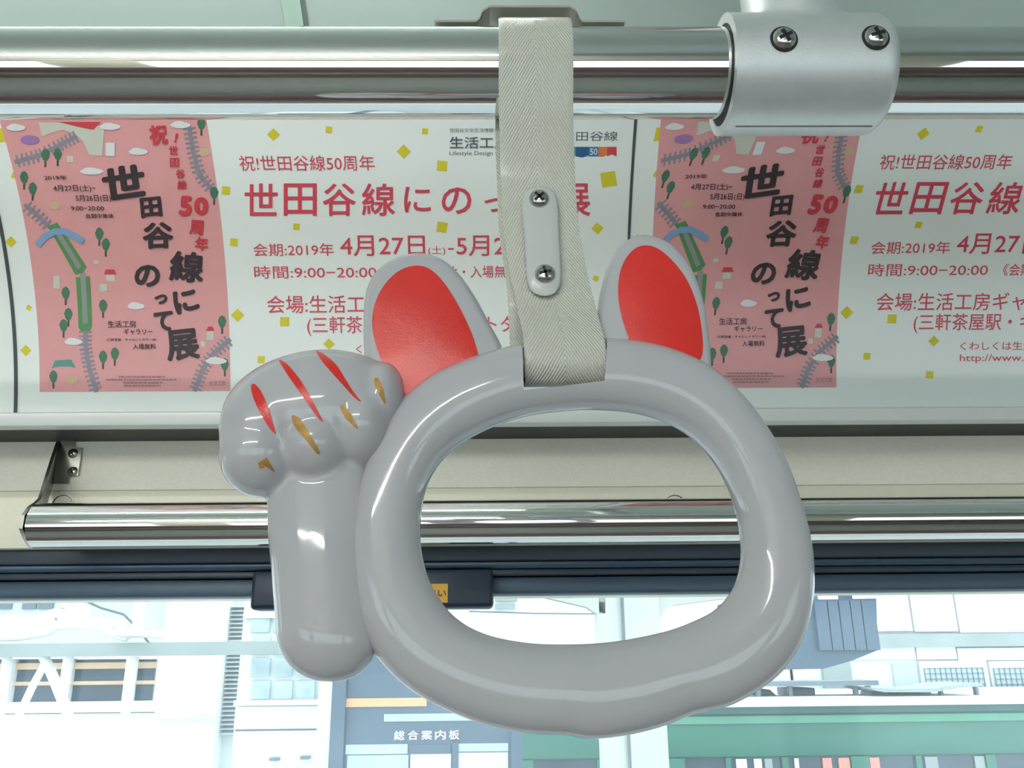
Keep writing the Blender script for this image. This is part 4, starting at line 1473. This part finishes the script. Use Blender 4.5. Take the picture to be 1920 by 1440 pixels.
# hanging slatted box
YH = 5.0
hb = thing('hanging_box', 'slate blue slatted box hung on two posts right of the cat ring', 'box', (X_(1550, 1200, YH), YH, P(1550, 1250, YH).z))
prof_ = [(1400, 1120), (1540, 1124), (1643, 1122), (1646, 1219), (1600, 1238), (1545, 1254), (1455, 1256), (1400, 1250)]
vs_ = [P(x, y, YH) for x, y in prof_] + [P(x, y, YH) + Vector((0, 0.7, 0)) for x, y in prof_]
n_ = len(prof_)
link('case', vs_, [tuple(range(n_)), tuple(reversed(range(n_, 2 * n_)))] + [(i, (i + 1) % n_, n_ + (i + 1) % n_, n_ + i) for i in range(n_)], E_blue, hb)
for a, b in ((1532, 1555), (1557, 1576), (1578, 1598), (1600, 1619), (1621, 1645)):
    slab('slat', a, 1126, b, 1219, YH - 0.03, 0.03, mat('ext_blue_slat', (82, 102, 122), 0.45, var=0.05, scale=5), hb)
slab('hanger', 1577, 1050, 1594, 1126, YH + 0.1, 0.08, E_blue, hb)
slab('hanger', 1512, 1050, 1530, 1126, YH + 0.1, 0.08, E_dgrey, hb)

# white building on the right
YQ = 9.0
wb = thing('panelled_building', 'white panelled building with grid-meshed windows at the right', 'building', (X_(1750, 1250, YQ), YQ, ZG))
box('wall', (X_(1480, 1250, YQ), YQ, ZG), (X_(2300, 1250, YQ), YQ + 0.4, P(1800, 1040, YQ).z), E_wall, wb)
slab('string_course', 1600, 1186, 2300, 1211, YQ - 0.12, 0.12, E_grey, wb)
for a, b in ((1500, 1702), (1706, 1786), (1790, 2300)):
    slab('wall_panel', a, 1050, b, 1184, YQ - 0.06, 0.06, E_white, wb)
for a, b in ((1600, 1716), (1719, 1793), (1796, 2300)):
    slab('wall_panel', a, 1213, b, 1236, YQ - 0.05, 0.05, E_white, wb)
slab('door', 1677, 1245, 1722, 1300, YQ - 0.03, 0.03, mat('ext_pale_door', (190, 206, 204), 0.5), wb)
slab('stair_screen', 1545, 1232, 1598, 1310, YQ - 0.06, 0.06, E_grey, wb)
for a, b in ((1729, 1856), (1860, 1990)):
    w_ = slab('window', a, 1239, b, 1318, YQ - 0.05, 0.05, E_white, wb)
    slab('pane', a + 8, 1252, b - 8, 1312, YQ - 0.07, 0.02, mat('ext_mesh_glass', (176, 196, 200), 0.2), w_)
    k = a + 8
    while k < b - 8:
        slab('mesh_bar', k, 1252, k + 1.2, 1312, YQ - 0.08, 0.01, E_dgrey, w_)
        k += 10
    for q in range(1252, 1312, 10):
        slab('mesh_bar', a + 8, q, b - 8, q + 1.2, YQ - 0.08, 0.01, E_dgrey, w_)

# the green railcar standing beyond the platform
YT = 6.6
tr = thing('green_railcar', 'old green railcar with a row of windows along the bottom right', 'railcar', (X_(1450, 1440, YT), YT, ZG))
xl_, xr_ = X_(950, 1400, YT), X_(2500, 1400, YT)
zt0 = P(1450, 1336, YT).z
zw1, zw0 = P(1450, 1420, YT).z, P(1450, 1700, YT).z
box('letterboard', (xl_, YT, zw1), (xr_, YT + 2.2, zt0), E_green, tr, 0.02)
box('side_panel', (xl_, YT, ZG + 0.4), (xr_, YT + 2.2, zw0), E_green, tr)
box('cornice', (xl_, YT - 0.03, zt0 - 0.005), (xr_, YT + 2.2, P(1450, 1325, YT).z), E_dgreen, tr)
box('gutter', (xl_, YT - 0.05, P(1450, 1325, YT).z), (xr_, YT + 2.2, P(1450, 1312, YT).z), E_white, tr, 0.01)
box('belt_rail', (xl_, YT - 0.012, P(1450, 1356, YT).z), (xr_, YT, P(1450, 1342, YT).z), mat('tram_rail_green', (84, 150, 122), 0.35, var=0.1, scale=3), tr)
wx = [(1000, 1120), (1285, 1362), (1372, 1468), (1480, 1598), (1632, 1720), (1730, 1852), (1870, 1990)]
pe = [950] + [v for w in wx for v in w] + [2500]
for i in range(0, len(pe), 2):
    box('window_pier', (X_(pe[i], 1440, YT), YT, zw0), (X_(pe[i + 1], 1440, YT), YT + 0.06, zw1), E_green, tr)
for a, b in wx:
    box('pane', (X_(a, 1440, YT), YT + 0.03, zw0), (X_(b, 1440, YT), YT + 0.04, zw1), E_glass, tr)
for a, b, c in ((1382, 1402, E_white), (1416, 1430, E_white), (1436, 1450, E_grey), (1492, 1500, E_white), (1545, 1562, mat('curtain_salmon', (224, 150, 136), 0.7)), (1575, 1596, MATS['curtain_salmon']), (1634, 1652, MATS['curtain_salmon']), (1738, 1762, E_grey), (1832, 1850, E_grey)):
    box('curtain', (X_(a, 1440, YT), YT + 0.012, zw0), (X_(b, 1440, YT), YT + 0.028, zw1 - 0.01), c, tr)
for xx in (1080, 1500, 2100):
    box('bogie', (X_(xx, 1440, YT) - 0.6, YT + 0.3, ZG), (X_(xx, 1440, YT) + 0.6, YT + 1.9, ZG + 0.4), E_dark, tr)
# walkway and gear on its roof
slab('roof_walkway', 1240, 1278, 1648, 1287, YT + 0.5, 0.4, E_dgrey, tr)
for xx in (1300, 1420, 1480, 1604, 1628):
    slab('walkway_post', xx, 1286, xx + 7, 1322, YT + 0.55, 0.05, E_dgrey, tr)
slab('roof_box', 1486, 1290, 1530, 1322, YT + 0.6, 0.4, E_dark, tr, 0.01)
slab('roof_box', 1640, 1296, 1670, 1322, YT + 0.6, 0.3, E_dgrey, tr, 0.02)
slab('roof_box', 1672, 1294, 1712, 1322, YT + 0.6, 0.3, E_dark, tr, 0.02)
slab('roof_box', 1726, 1292, 1748, 1322, YT + 0.6, 0.3, E_dgrey, tr, 0.01)
ol = [(1632, 1288), (1660, 1292), (1750, 1291), (1800, 1283), (1842, 1281), (1842, 1286), (1800, 1290), (1750, 1298), (1660, 1298), (1640, 1294)]
vs_ = [P(x, y, YT + 0.3) for x, y in ol] + [P(x, y, YT + 0.3) + Vector((0, 0.6, 0)) for x, y in ol]
n_ = len(ol)
link('roof_fairing', vs_, [tuple(range(n_)), tuple(reversed(range(n_, 2 * n_)))] + [(i, (i + 1) % n_, n_ + (i + 1) % n_, n_ + i) for i in range(n_)], E_grey, tr)
tube('trolley_base', [P(1460, 1318, YT + 0.7), P(1442, 1300, YT + 0.7), P(1410, 1296, YT + 0.7)], 0.03, E_dark, tr, 10)
for xx in (1765, 1832):
    slab('walkway_post', xx, 1288, xx + 5, 1322, YT + 0.4, 0.05, E_dgrey, tr)
